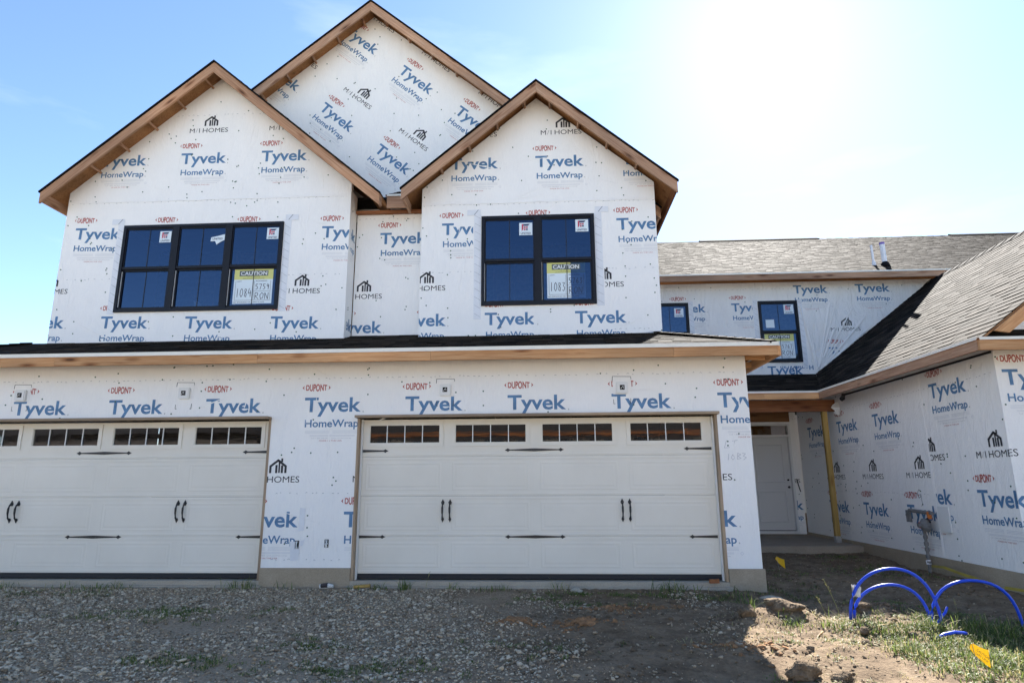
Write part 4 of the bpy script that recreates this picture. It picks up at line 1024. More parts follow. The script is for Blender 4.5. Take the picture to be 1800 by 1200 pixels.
# upper roof of B
KB = .52; skb = math.hypot(1, KB); yE, zEB, yR = 5.88, 6.07, 12.0
roof(B, (4.55,yE,zEB), (21,yE,zEB), (0,1,KB), [(0,0),(16.45,0),(16.45,(yR-yE)*skb),(0,(yR-yE)*skb)], seed=51, tab=(.10,.24))
zR = zEB+KB*(yR-yE)
roof(B, (21,18.1,zEB), (4.55,18.1,zEB), (0,-1,KB), [(0,0),(16.45,0),(16.45,(18.1-yR)*skb),(0,(18.1-yR)*skb)], seed=52, tab=(.9,2.4), expo=.6)
boards_along('fascia_board', (21,yE-.015,zEB-.03), (4.58,yE-.015,zEB-.03), [4,8.3,12.4], (0,0,1), .135, .038, 'weathered_pine', B)
drip((4.58,yE-.017,zEB+.006), (21,yE-.017,zEB+.006), (0,-1,0), B, .03)
for (a, b_) in ((7.95, 11.9), (16.2, 20.5)):
    mb = MB(); mb.prism([(a,yR-.16,zR-.04),(a,yR,zR+.055),(a,yR+.16,zR-.04),(a,yR+.16,zR-.07),(a,yR-.16,zR-.07)], (b_-a,0,0)); mb.build('ridge_vent', 'ridge_black', B)
box_part('rear_wall', (4.6,18.0,0), (20.8,18.1,6.0), 'wrap', B)
box_part('end_wall', (20.7,6.4,0), (20.8,17.99,6.0), 'wrap', B)
box_part('upper_wall', (13.01,6.3,2.9), (20.69,6.4,5.97), 'wrap', B)
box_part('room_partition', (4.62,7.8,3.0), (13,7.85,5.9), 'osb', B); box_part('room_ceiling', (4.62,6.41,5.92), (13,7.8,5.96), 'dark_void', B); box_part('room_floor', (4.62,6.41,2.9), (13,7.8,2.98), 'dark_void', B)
# vent pipes on the roof
def vent(x, y, r, h, mat2=None):
    z = zEB+KB*(y-yE); mb = MB(); mb.tube([(x,y,z-.05),(x-.012,y,z+h)], r, 14); o = mb.build('vent_pipe', 'pvc', B, smooth=False)
    mb = MB(); mb.tube([(x,y,z-.02),(x,y-.0,z+.07),(x,y,z+.10)], [r*2.0,r*1.5,r*1.12], 14); mb.build('pipe_boot', 'pvc' if r < .04 else 'ridge_black', o)
    if mat2: mb = MB(); mb.tube([(x-.0122,y,z+h-.05),(x-.0122,y,z+h+.002)], r*1.05, 14); mb.build('pipe_collar', mat2, o)
vent(10.80, 6.62, .028, .52); vent(11.0, 6.50, .058, .60, 'pvc_purple')
# garage wing of B: side wall (x = 8.43), facing left
ws_ = Wall((8.43, 0, 0), (0,-1,0), (-1,0,0))
outS = rect(-6.30, .145, .38, 2.97)
it = rows([-5.778,-4.32,-2.893], 2.185, False, 0, 1.06) 
it += rows([-5.03,-3.591], .655, True, 0, 1.06)+rows([-2.136], .665, True, 0, 1.06)
c1 = (-6.3,-1.335)
items1 = it
mbw = ws_.sheet('side_wall', rect(-6.30, .145, .2795, 2.97), [], B, 'wrap', .10)
ws_.print(items1, rect(-6.3,.145,-1.335,2.97), [], mbw)
it2 = rows([-1.101], 2.455, False, 0, 1.06)+rows([-1.79,-.358], .915, True, 0, 1.06)+xf(LOGO, -2.53, 2.455, 0, 1.06)
ws_.print(it2, rect(-1.335,.145,.38,2.97), [], mbw, d=.0045)
gl = line2d([(-1.68,1.09),(-1.74,1.12),(-1.80,1.05),(-1.76,.99),(-1.70,1.02),(-1.70,1.04),(-1.74,1.04)], .007)+line2d([(-1.70,1.03),(-1.69,.90),(-1.72,.87)], .007)
ws_.print([(2, gl), ws_.staples(-6.2,.3,2.62, rnd), ws_.staples(-6.2,-1.4,1.05, rnd)], outS, [], mbw)
ws_.caps(outS, [], mbw, 150, rnd)
mb = MB(); zz = np.linspace(.16, 2.93, 22); pts = []
for z in zz: pts.append((-1.345+rnd.uniform(-.012,.012), z))
for i in range(21):
    (a, z0), (b_, z1) = pts[i], pts[i+1]
    mb.prism([ws_.P(a, z0, .010), ws_.P(-1.30, z0, .004), ws_.P(-1.30, z1, .004), ws_.P(b_, z1, .010)], ws_.n*-.003)
mb.build('wrap_lap_edge', 'wrap', mbw)
box_part('foundation', (8.405,-.405,-.6), (8.62,6.3,.143), 'foundation', B)
box_part('foundation', (8.625,-.405,-.6), (15.2,-.2,.143), 'foundation', B)
# peeled wrap flap at the beam end
mb = MB(); mb.add([(8.425,4.12,2.80),(8.28,4.05,2.72),(8.22,4.0,2.66),(8.30,4.02,2.60),(8.25,3.98,2.55),(8.38,4.05,2.50),(8.43,4.10,2.52),(8.40,4.0,2.66)], [(0,1,7),(1,2,7),(2,3,7),(3,5,7),(3,4,5),(5,6,7),(6,0,7)]); mb.build('torn_wrap_flap', 'loose_wrap', B, fix=False)
# front wall of the wing
wf3 = FRONT(-.38)
out3 = [(8.4295,.145),(15.2,.145),(15.2,3.05),(11.85,5.72),(8.55,3.05),(8.4295,2.96)]
wallset(wf3, out3, [], B, rows([8.50,9.94,11.38], 2.445, False)+rows([7.69,9.13,10.57], .92, True, 0, 1.06)+rows([9.2,10.6], 3.9), 160, 'garage_wall')
# roofs of the wing
KW = .762; skw = math.hypot(1, KW); zW = 2.975; xW = 8.02; xRg = 11.85; yW = -.83
wd = (xRg-xW)*skw
# valley: meets porch roof from (0 up) at y=3.9 to wall
L0 = 3.92-yW; L1 = 6.3-yW; wv = (8.978-xW)*skw
roof(B, (xW,7.0,zW), (xW,yW,zW), (1,0,KW), [(7.0-3.9,0),(7.0-yW,0),(7.0-yW,wd),(0,wd),(0,wv+.5),(.7,wv)], seed=61, tab=(.16,.34), single=290)
zr3 = zW+KW*(xRg-xW)
roof(B, (15.68,yW,zW), (15.68,7.0,zW), (-1,0,KW), [(0,0),(7.0-yW,0),(7.0-yW,wd),(0,wd)], seed=62, tab=(.9,2.2), expo=.5)
mb = MB(); y_ = yW
while y_ < 6.2:
    l = .3; hh = .03
    mb.add([(xRg-.15,y_,zr3-.15*KW+.035),(xRg,y_,zr3+.045),(xRg+.15,y_,zr3-.15*KW+.035),(xRg-.15,y_+l,zr3-.15*KW+.015),(xRg,y_+l,zr3+.03),(xRg+.15,y_+l,zr3-.15*KW+.015),(xRg-.16,y_,zr3-.15*KW-.02),(xRg-.16,y_+l,zr3-.15*KW-.02)], [(0,1,4,3),(1,2,5,4),(0,3,7,6)]); y_ += l-.02
mb.build('ridge_cap', 'ridge_black', B, fix=False)
boards_along('fascia_board', (xW-.017,3.90,zW-.028), (xW-.017,yW+.02,zW-.028), [1.6,3.1,4.2], (0,0,1), .125, .038, 'weathered_pine', B)
drip((xW-.055,3.90,zW+.012), (xW-.055,yW,zW+.012), (-1,0,0), B, .03)
board('fascia_board', (15.5,yW-.02,zW-.028), (xW-.05,yW-.02,zW-.028), (0,0,1), .13, .038, 'pine_fascia', B)
drip((xW-.05,yW-.022,zW+.004), (15.5,yW-.022,zW+.004), (0,-1,0), B, .03)
# pent roof under the gable
roof(B, (xW+.0,yW,zW+.0), (15.6,yW,zW+.0), (0,1,.42), [(.05,0),(7.5,0),(7.2,.47),(.33,.47)], seed=63, tab=(.3,.6))
# rake of that gable
dn = Vector((-1/skw,0,-KW/skw)); a = Vector((xRg, yW-.02, zr3-.03)); tail = a+dn*((xRg-8.17)*skw); wv_ = .15*skw
mb = MB(); mb.prism([a, tail, tail+Vector((.18,0,-.03)), a-Vector((0,0,wv_))], (0,.038,0)); mb.build('rake_board', 'pine_fascia', B, basis=Matrix(((dn.x,0,dn.z,a.x),(0,1,0,a.y),(dn.z,0,-dn.x,a.z),(0,0,0,1))))
# closure under soffit of the wing
board('soffit_strip', (8.425,3.9,2.90), (8.425,-.36,2.90), (0,0,1), .03, .01, 'rubber', B)
for k in []: board('lookout', (8.06, 3.6-k*.6, 2.94), (8.425, 3.6-k*.6, 2.94), (0,0,1), .085, .038, 'weathered_pine', B)
# porch: roof, beam, post, slab, door wall
roof(B, (5.72,3.9,zW), (8.02,3.9,zW), (0,1,.30), [(0,0),(2.30,0),(3.25,2.40*math.hypot(1,.30)),(0,2.40*math.hypot(1,.30))], seed=71)
boards_along('fascia_board', (8.02,3.883,zW-.028), (5.72,3.883,zW-.028), [1.1], (0,0,1), .125, .038, 'pine_fascia', B)
drip((5.72,3.88,zW+.006), (8.02,3.88,zW+.006), (0,-1,0), B, .03)
board('porch_beam', (8.40,4.22,2.845), (5.42,4.22,2.845), (0,0,1), .235, .09, 'stained_pine', B)
mb = MB(); mb.box((8.145,4.23,.13),(8.235,4.32,2.608)); mb.build('porch_post', 'post_wood', B, basis=Matrix(((0,0,1,8.19),(0,1,0,4.27),(-1,0,0,1.3),(0,0,0,1))))
mb = MB(); mb.box((8.140,4.225,.10),(8.240,4.325,.22)); mb.build('post_base', 'steel', B)
mb = MB(); mb.box((5.42,3.72,-.4),(8.40,6.28,.085)); mb.build('porch_slab', 'porch_concrete', B)
wp = FRONT(6.38)
dh = rect(7.26, .10, 8.262, 2.56)
pw_ = wallset(wp, rect(5.42,.09,8.425,2.88), [dh], B, rows([7.60], .62, True, 0, 1.0)+[wp.staples(5.5,8.4,2.72, rnd), wp.staples(5.5,8.4,2.66, rnd)], 60, 'porch_wall')
board('entry_plywood', (8.28,6.372,2.88), (5.42,6.372,2.88), (0,0,1), .28, .004, 'deck_wood', B)
# entry door
ed = bpy.data.objects.new('entry_door', None); COL.objects.link(ed); place(ed, B, Matrix.Translation((7.76,6.4,.1)))
mb = MB()
mb.box((7.262,6.345,.16),(7.312,6.50,2.555)); mb.box((8.21,6.345,.16),(8.26,6.50,2.555)); mb.box((7.312,6.345,2.515),(8.21,6.50,2.555)); mb.box((7.312,6.345,2.25),(8.21,6.50,2.30)); mb.box((7.262,6.33,.105),(8.26,6.5,.159))
mb.build('door_frame', 'vinyl_white', ed)
mb = MB(); mb.box((7.314,6.43,.175),(8.208,6.47,2.248)); mb.build('door_leaf', 'entry_paint', ed)
for (z0, z1) in ((.34,1.05),(1.22,2.10)):
    mb = MB(); rings = [(0,0),(.012,-.008),(.03,-.008),(.045,.004)]; V_ = []
    for ins, dd in rings: V_ += [(7.43+ins,6.4288+dd,z0+ins),(8.09-ins,6.4288+dd,z0+ins),(8.09-ins,6.4288+dd,z1-ins),(7.43+ins,6.4288+dd,z1-ins)]
    mb.add(V_, [(k*4+j, k*4+(j+1) % 4, (k+1)*4+(j+1) % 4, (k+1)*4+j) for k in range(3) for j in range(4)]+[(12,13,14,15)]); mb.build('door_panel', 'entry_paint', ed)
mb = MB(); mb.add([(7.314,6.44,2.302),(8.208,6.44,2.302),(8.208,6.44,2.513),(7.314,6.44,2.513)], [(0,1,2,3)]); mb.build('transom_pane', 'door_glass', ed, fix=False)
mb = MB(); mb.tube([(8.14,6.43,1.12),(8.14,6.385,1.12)], [.022,.028], 12); mb.tube([(8.14,6.43,1.28),(8.14,6.405,1.28)], .022, 12); mb.tube([(8.14,6.385,1.12),(8.12,6.378,1.12)], .02, 10); mb.build('door_knob', 'iron_black', ed)
mb = MB(); mb.box((7.312,6.42,.1595),(8.21,6.47,.1745)); mb.build('threshold', 'rubber', ed)
box_part('hall_wall', (5.5,8.0,0), (8.4,8.1,2.9), 'stud', B)
box_part('hall_ceiling', (5.5,6.5,2.885), (8.4,8.0,2.9), 'osb', B)
# cable hanging beside the entry door
mb = MB(); mb.tube([(8.30,6.33,1.30),(8.31,6.30,1.18),(8.335,6.31,1.09),(8.36,6.33,1.02)], .012, 6); mb.build('cable', 'iron_black', B)
# dark soffit cable and small flood light
mb = MB(); mb.tube([(8.36,3.72,2.895),(8.36,3.74,2.84)], [.03,.035], 10); mb.tube([(8.34,3.72,2.83),(8.31,3.66,2.80)], [.03,.045], 12); mb.tube([(8.40,3.80,2.83),(8.37,3.86,2.80)], [.03,.04], 12); mb.build('flood_light', 'iron_black', B)
# ================================================================== GAS METER
gm = thing('gas_meter', (8.3, 1.6, -.1), 'grey gas riser with regulator and orange valve against the wrapped side wall', 'gas meter')
def tub(name, pts, r, mat, par, seg=10, smooth=False):
    mb = MB(); mb.tube(pts, r, seg); return mb.build(name, mat, par, smooth=smooth)
tub('riser_pipe', [(8.33,1.56,-.12),(8.33,1.56,.66)], .022, 'grey_meter', gm)
for z in (.03,.12,.22,.30,.40): tub('pipe_coupling', [(8.33,1.56,z),(8.33,1.56,z+.05)], .032, 'grey_meter', gm)
tub('riser_sleeve', [(8.33,1.56,.03),(8.33,1.57,.09)], .034, 'pvc', gm)
tub('meter_bar', [(8.33,1.98,.72),(8.33,1.90,.80),(8.33,1.3,.78)], .028, 'grey_meter', gm)
for y_ in (1.98,1.90): tub('hanging_pipe', [(8.33,y_,.62),(8.33,y_,.80)], .02, 'grey_meter', gm)
tub('regulator', [(8.24,1.47,.60),(8.28,1.47,.60),(8.34,1.47,.60),(8.36,1.47,.60)], [.05,.10,.10,.06], 'grey_meter', gm, 18)
tub('warning_label', [(8.232,1.50,.60),(8.238,1.50,.60)], .045, 'label_red', gm, 12)
tub('regulator_cap', [(8.20,1.47,.60),(8.24,1.47,.60)], .035, 'grey_meter', gm, 12)
mb = MB(); mb.box((8.30,1.345,.70),(8.345,1.39,.80)); mb.build('valve_body', 'orange_valve', gm)
tub('valve_handle', [(8.29,1.37,.70),(8.26,1.26,.66)], .016, 'iron_black', gm)
mb = MB(); mb.prism([(8.40,1.28,.88),(8.40,1.02,.88),(8.40,1.02,.52),(8.40,1.26,.52)], (.025,0,0)); mb.build('mounting_board', 'vinyl_white', gm)
# ================================================================== SMALL THINGS ON THE GROUND
def G(x, y, d=0): return float(gh(x, y))+d
def arc(p0, p1, top, n=18, lean=0):
    """hoop from p0 to p1 rising to height top"""
    p0 = Vector(p0); p1 = Vector(p1); o_ = []
    for i in range(n+1):
        t_ = i/n; a = math.pi*t_; x = (1-math.cos(a))/2; h = math.sin(a)**.75
        q = p0.lerp(p1, x*.9+t_*.1); base = lerp(p0.z, p1.z, t_); q.z = base+(top-base)*h*(1+.012*math.sin(t_*9+p0.x*7)); q.y += lean*h+.008*math.sin(t_*7+p0.x*5); q.x += .006*math.sin(t_*11); o_.append(q)
    return o_
pr_ = .0152
ga = 'blue pipe stubs by the side wall'
o = MB(); o.tube(arc((5.62,-1.86,-.08),(6.50,-1.86,-.20),.40,22), pr_, 10); tag(o.build('water_pipe','blue_pipe',smooth=True), 'tallest hoop of blue water pipe, wrapped with tape near its left foot', 'pipe', ga)
o = MB(); o.tube(arc((5.68,-1.80,-.08),(6.44,-1.78,-.20),.235,22), pr_, 10); tag(o.build('water_pipe','blue_pipe',smooth=True), 'lower hoop of blue water pipe inside the taller left hoop', 'pipe', ga)
o = MB(); o.tube(arc((6.37,-1.88,-.20),(7.24,-1.9,-.24),.30,22), pr_, 10); tag(o.build('water_pipe','blue_pipe',smooth=True), 'right hoop of blue water pipe reaching towards the picture edge', 'pipe', ga)
o = MB(); o.tube([(6.42,-1.86,-.22),(6.48,-1.84,-.08),(6.57,-1.80,-.02),(6.60,-1.79,.03)], pr_*.8, 10); tag(o.build('water_pipe','blue_pipe',smooth=True), 'short bent blue pipe end sticking up where two hoops meet', 'pipe', ga)
zz = G(6.25,-2.35)
o = MB(); o.tube([(6.10,-2.42,G(6.1,-2.42,.0)),(6.20,-2.38,zz+.05),(6.33,-2.33,zz+.06),(6.45,-2.30,zz+.045)], pr_, 10); tag(o.build('water_pipe','blue_pipe',smooth=True), 'short blue pipe piece lying in the weeds below the hoops', 'pipe', ga)
mb = MB(); ctr = Vector((5.71,-1.84,.18))
for i in range(9):
    a = rnd.uniform(0, 6.28); mb.prism([ctr+Vector((math.cos(a)*.03, math.sin(a)*.03, -.05)), ctr+Vector((math.cos(a+1)*.035, math.sin(a+1)*.035, -.04+rnd.uniform(-.02,.02))), ctr+Vector((math.cos(a+.8)*.05, -.02, .05+rnd.uniform(-.02,.03))), ctr+Vector((math.cos(a)*.03, math.sin(a)*.03, .06))], (.003,.002,0))
tag(mb.build('pipe_tape','litter_white',fix=False), 'crumpled silver-white tape wound round the left feet of the blue hoops', 'tape')
def flag(x, y, h, wd_, lean, label, words=False):
    t_ = thing('marker_flag', (x, y, G(x, y)), label, 'flag'); z = G(x, y); top = Vector((x+lean, y, z+h))
    tub('flag_wire', [(x,y,z-.03),top], .0022, 'wire', t_, 5)
    # crumpled cloth: a sagging leaf-shaped pennant of two rows of faces
    sc_ = wd_/.15; cols = [(0,.0,-.045),(.25,-.012,-.10),(.5,-.03,-.145),(.75,-.045,-.180),(1,-.050,-.205)]; mb = MB()
    for i, (u, zt, zb) in enumerate(cols):
        x0 = .125*u*sc_; y0 = .014*math.sin(u*6)
        for w_ in (0, .5, 1): mb.v.append(tuple(top+Vector((x0+.012*w_*sc_-.03*w_*(1-u), y0+.01*math.sin(u*5+w_*3), lerp(zt, zb, w_)*sc_))))
    for i in range(4):
        for j in range(2): mb.f.append((3*i+j, 3*i+j+1, 3*i+j+4, 3*i+j+3)); mb.mi.append(0); mb.tone.append(.5)
    mb.build('flag_cloth', 'flag_yellow', t_, smooth=True, fix=False)
    if words:
        mb = MB(); e1 = Vector((.78,0,-.62)).normalized(); e2 = Vector((.62,0,.78)).normalized(); o_ = top+Vector((.012,-.022,-.045))
        for p in text_fit('CAUTION', 0, 0, .10, .016)+text_fit('GAS LINE', .005, -.022, .10, .013)+text_fit('BURIED', .02, -.043, .07, .011):
            mb.add([o_+e1*a+e2*b_ for a, b_ in p], [tuple(range(len(p)))])
        mb.build('flag_print', 'paper_ink', t_, fix=False)['kind'] = 'stuff'
flag(5.80,-3.50,.23,.125,-.03, 'yellow marker flag with small print, bottom right in sunlit grass', True)
flag(6.14,1.6,.20,.13,-.03, 'small yellow marker flag on the dark dirt beyond the garage corner')
mb = MB(); pts = [(8.25,1.35,.03),(8.22,1.0,.055),(8.2,.55,.02),(8.2,.2,.0),(8.22,-.2,-.03),(8.25,-.5,-.02)]
tape2 = MB()
for i in range(5):
    if i == 3: continue
    a = Vector(pts[i]); b_ = Vector(pts[i+1]); a.z = max(a.z, G(a.x,a.y)+.02); b_.z = max(b_.z, G(b_.x,b_.y)+.02)
    (tape2 if i == 4 else mb).prism([a+Vector((0,0,.018)), b_+Vector((0,0,.018)), b_-Vector((.01,0,.014)), a-Vector((.01,0,.014))], (.004,0,.001))
tag(mb.build('yellow_tape','yellow_tape'), 'long dirty yellow tape strung along the foot of the side wall from the gas riser', 'tape')
tag(tape2.build('yellow_tape','yellow_tape'), 'shorter end of dirty yellow tape on the dirt beyond the right blue hoop', 'tape')
def rock(name, x, y, r, sc, mat, label, cat, seed, sink=.3, group=None):
    import bmesh
    bm = bmesh.new(); bmesh.ops.create_icosphere(bm, subdivisions=5, radius=1); rn = random.Random(seed); ph = [rn.uniform(0,6) for _ in range(9)]
    for v in bm.verts:
        p = v.co; k = 1+.16*math.sin(p.x*2.3+ph[0])*math.sin(p.y*2.6+ph[1])+.12*math.sin(p.z*4+ph[2]+p.x*3)+.06*math.sin(p.x*9+ph[3])*math.sin(p.y*8+ph[4])+.035*math.sin(p.x*19+ph[5])*math.sin(p.z*17+p.y*15+ph[6])+.05*math.sin(p.x*31+ph[7])*math.sin(p.y*27+ph[8]+p.z*23)+rn.uniform(-.03,.03)
        v.co = Vector((p.x*sc[0], p.y*sc[1], p.z*sc[2]))*k*r
    me = bpy.data.meshes.new(name); bm.to_mesh(me); bm.free(); me.materials.append(MATS[mat])
    me.polygons.foreach_set('use_smooth', [True]*len(me.polygons))
    o_ = bpy.data.objects.new(name, me); COL.objects.link(o_); o_.location = (x, y, G(x, y)+r*sc[2]*(1-sink*2)); o_.rotation_euler = (0,0,rn.uniform(0,6)); tag(o_, label, cat, group); return o_
rock('dirt_clod', 4.50, -3.60, .085, (1.5,.9,.9), 'clod', 'tan lump of earth at the bottom edge in front of the sunlit patch', 'dirt clod', 1)
rock('dirt_clod', 4.74, -3.64, .06, (1.5,.9,.7), 'clod', 'flatter earth lump right of the larger one at the bottom edge', 'dirt clod', 2)
rock('dirt_clod', 4.60, -1.90, .085, (1.1,.9,.9), 'clod', 'small brown lump left of the big dirt mound beside a grass tuft', 'dirt clod', 3)
rock('dirt_clod', 5.52, -2.35, .045, (1.3,.9,.9), 'clod', 'reddish earth lump in the sunny strip below the blue hoops', 'dirt clod', 5)
rock('dirt_clod', 5.35, -2.75, .06, (1.4,.9,.6), 'clod', 'low dark earth lump on the sunlit slope nearer the camera', 'dirt clod', 6)
rock('dirt_clod', 5.02, -1.72, .14, (1.5,.85,.48), 'clod', 'largest dirt mound, half in sun, just outside the garage corner', 'dirt clod', 4, .72)
rock('dirt_clod', 6.02, -1.25, .13, (1.9,.8,.5), 'clod', 'wide dark dirt mound behind the blue hoops', 'dirt clod', 8, .6)
rock('concrete_chunk', 2.98, -.30, .055, (1.3,.8,.6), 'concrete', 'pale concrete chunk by the sill of the right garage door', 'concrete chunk', 7)
rock('concrete_chunk', 2.45, -.22, .035, (1.4,.8,.6), 'concrete', 'smaller concrete chunk left of the pale one at the sill', 'concrete chunk', 9)
rock('concrete_chunk', 5.35, -.32, .10, (1.2,.8,.4), 'concrete', 'flat concrete chunk at the foot of the garage corner', 'concrete chunk', 10)
for (x, y, r, lab) in ((2.32,-2.05,.075,'orange-brown crumbling clay lump, left of the pair in the shaded drive'),(2.98,-2.08,.07,'orange-brown clay lump, right of the pair in the shaded drive'),(3.85,-1.05,.06,'reddish clay lump in the shade below the right garage door')):
    rock('clay_lump', x, y, r*1.25, (1.6,1.0,.40), 'clay', lab, 'clay lump', int(x*10), .75)
# litter and wood scraps at the sill
mb = MB(); mb.tube([(-.36,-.12,-.055),(-.26,-.13,-.045),(-.18,-.14,-.05)], [.03,.036,.02], 9); o = mb.build('crumpled_packet', 'litter_white'); tag(o, 'crumpled white packet on the gravel between the garage doors', 'litter')
mb = MB(); mb.tube([(-.34,-.135,-.045),(-.25,-.145,-.035)], [.028,.032], 7); mb.build('packet_print', 'litter_dark', o)
o = board('wood_scrap', (.10,-.13,-.035), (.31,-.12,-.02), (0,0,1), .035, .06, 'post_wood', None); tag(o, 'short wood scrap at the left foot of the right garage door', 'wood scrap')
o = board('wood_scrap', (4.68,-.07,.045), (4.80,-.05,.045), (0,0,1), .05, .04, 'stained_pine', None); tag(o, 'small wood block by the right foot of the right garage door', 'wood scrap')
for i, (x, y, a, l, lab) in enumerate(((5.05,-2.45,.9,.16,'pale splinter of wood on the sunlit dirt'),(5.75,-2.15,.1,.14,'pale stick lying below the wide dirt mound'),(5.9,-2.0,1.1,.10,'short pale stick standing askew under the hoops'))):
    z = G(x, y)+.02; o = board('stick', (x,y,z), (x+l*math.cos(a), y+l*math.sin(a), z+.015), (0,0,1), .012, .014, 'post_wood', None); tag(o, lab, 'stick')
# ================================================================== PLANTS
def blades(centres, hgt, n_per, spread, seed, wid=.004, lean=.6, dry=.1):
    """numpy grass: every blade is a bent strip of two quads and a tip"""
    rs = np.random.RandomState(seed); C_ = np.repeat(np.array(centres, float), n_per, axis=0); n_ = len(C_)
    hm = np.repeat(np.array(hgt, float), n_per)*rs.uniform(.45,1.15,n_)
    off = rs.normal(0, 1, (n_,2))*spread; x0 = C_[:,0]+off[:,0]; y0 = C_[:,1]+off[:,1]; z0 = gh(x0, y0)-.005
    az_ = rs.uniform(0,6.28,n_); ln = rs.uniform(.15, lean+.35, n_)*hm; dx_, dy_ = np.cos(az_)*ln, np.sin(az_)*ln
    sx_, sy_ = -np.sin(az_)*wid*rs.uniform(.6,1.4,n_), np.cos(az_)*wid*rs.uniform(.6,1.4,n_)
    def pt(t_, w_): 
        return np.stack([x0+dx_*t_**1.7+sx_*w_, y0+dy_*t_**1.7+sy_*w_, z0+hm*(t_-.28*t_**3*(ln/hm))], -1)
    V = np.stack([pt(0,-.7), pt(0,.7), pt(.45,-1), pt(.45,1), pt(.8,-.6), pt(.8,.6), pt(1,-.08), pt(1,.08)], 1).reshape(-1,3)
    q = np.array([(0,1,3,2),(2,3,5,4),(4,5,7,6)]); Fc = (q[None]+(np.arange(n_)*8)[:,None,None]).reshape(-1,4)
    tn = rs.uniform(.1,.85,n_); tn = np.where(rs.rand(n_) < dry, 1.0, tn)
    return V, Fc, np.repeat(tn, 3)
def leaves(centres, hgt, n_per, spread, seed, size=.018, tmin=.15, tmax=.85):
    """broad small leaves floating on short stems: weeds and clover"""
    rs = np.random.RandomState(seed); C_ = np.repeat(np.array(centres, float), n_per, axis=0); n_ = len(C_)
    hm = np.repeat(np.array(hgt, float), n_per); off = rs.normal(0, 1, (n_,2))*spread
    x = C_[:,0]+off[:,0]; y = C_[:,1]+off[:,1]; r_ = np.linalg.norm(off, axis=1)/spread
    z = gh(x, y)+hm*rs.uniform(.1,1,n_)*np.exp(-r_*.5); a = rs.uniform(0,6.28,n_); s_ = size*rs.uniform(.5,1.3,n_); tz = rs.uniform(-.6,.6,n_)
    c, s2 = np.cos(a), np.sin(a)
    def pt(u, v, k): return np.stack([x+(u*c-v*s2)*s_, y+(u*s2+v*c)*s_, z+u*tz*s_+k*s_], -1)
    V = np.stack([pt(-1,0,0), pt(0,-.45,.12), pt(1,0,0), pt(0,.45,.12)], 1).reshape(-1,3); Fc = np.arange(n_*4).reshape(-1,4)
    return V, Fc, rs.uniform(tmin, tmax, n_)
def join(parts):
    Vs, Fs, Ts = [], [], []; n_ = 0
    for V, Fc, T in parts: Vs.append(V); Fs.append(Fc+n_); Ts.append(T); n_ += len(V)
    return np.concatenate(Vs), np.concatenate(Fs), np.concatenate(Ts)
# ground cover on the sunlit right
rs = np.random.RandomState(9); cs = []; hs = []
while len(cs) < 760:
    x, y = rs.uniform(4.3, 8.2), rs.uniform(-4.8, -.9)
    d = math.exp(-((x-6.6)/1.1)**2-((y+2.9)/1.1)**2)+.18*(y < -1.9)+.25*max(0, nz2(x, y, 3.3, 1.0))*(y < -2)
    if x < 5.5: d *= .22
    if rs.rand() < d: cs.append((x, y)); hs.append(.035+.06*rs.rand()*min(1, d*1.5))
V, Fc, T = join([blades(cs, hs, 24, .055, 1, .0035, .7, .28), leaves(cs, [h*.8 for h in hs], 22, .06, 2, .013)])
o = fast_mesh('grass', V, Fc, 4, 'foliage', T); tag(o, 'sunlit weedy grass spreading over the dirt at right', None, None, 'stuff')
# dead straw lying over the lit dirt
cs = []; hs = []
for k in range(170): cs.append((rs.normal(5.3, .8), rs.normal(-2.6, .7))); hs.append(rs.uniform(.03,.06))
for k in range(60): cs.append((rs.normal(5.6, .5), rs.normal(-1.9, .15))); hs.append(rs.uniform(.03,.08))
V, Fc, T = blades(cs, hs, 7, .05, 8, .0028, 1.6, 1.0)
o = fast_mesh('dead_straw', V, Fc, 4, 'foliage', T); tag(o, 'dry straw and dead stems scattered on the sunlit dirt', None, None, 'stuff')
# sparse tufts in the gravel and dirt
cs = []; hs = []
for (x, y, sx_, sy_, n_) in ((-3.6,-.55,.5,.12,26),(-1.9,-1.75,.75,.22,60),(-1.5,-1.55,.4,.12,30),(-.3,-3.4,.35,.12,34),(-3.2,-2.6,.5,.2,30),(.55,-2.9,.3,.12,22),(.9,-3.5,.5,.1,30),(-.35,-1.45,.25,.1,12),(1.5,-3.6,.5,.2,14),(3.1,-1.0,.35,.08,30),(2.6,-.75,.3,.08,16),(3.4,-.45,.8,.06,40),(4.6,-.5,.5,.1,34),(5.6,.2,.5,.5,44),(7.7,1.6,.5,.6,60),(6.4,-.6,.5,.15,30),(7.8,3.2,.35,.3,26),(2.3,-2.9,.5,.3,16),(-2.6,-3.4,.6,.3,18),(5.9,1.4,.4,.3,20)):
    for k in range(int(n_*1.5)): cs.append((rs.normal(x, sx_*.75), rs.normal(y, sy_*.9))); hs.append(rs.uniform(.015,.055))
V, Fc, T = join([blades(cs, hs, 14, .03, 3, .003), leaves(cs, [h*.6 for h in hs], 12, .035, 4, .009)])
o = fast_mesh('weeds', V, Fc, 4, 'foliage', T); tag(o, 'low scattered weeds creeping through gravel and dirt', None, None, 'stuff')
def weed(x, y, h, n_, spread, label, seed, leafy=10, stems=0, group=None, dry=.12, cat='weed'):
    parts = [blades([(x, y)], [h], n_, spread, seed, .0038, .8, dry)]
    if leafy: parts.append(leaves([(x, y)], [h*.7], leafy, spread*1.4, seed+50, .014))
    V, Fc, T = join(parts); o_ = fast_mesh('weed', V-np.array([x, y, G(x, y)]), Fc, 4, 'foliage', T); o_.location = (x, y, G(x, y)); tag(o_, label, cat, group); return o_
weed(.78,-.22,.17,60,.05,'tallest green weed tuft at the right garage sill, under the left handles',1,20)
weed(.42,-.2,.11,46,.06,'low weed tuft between the wood scrap and the tallest one at the sill',2,16)
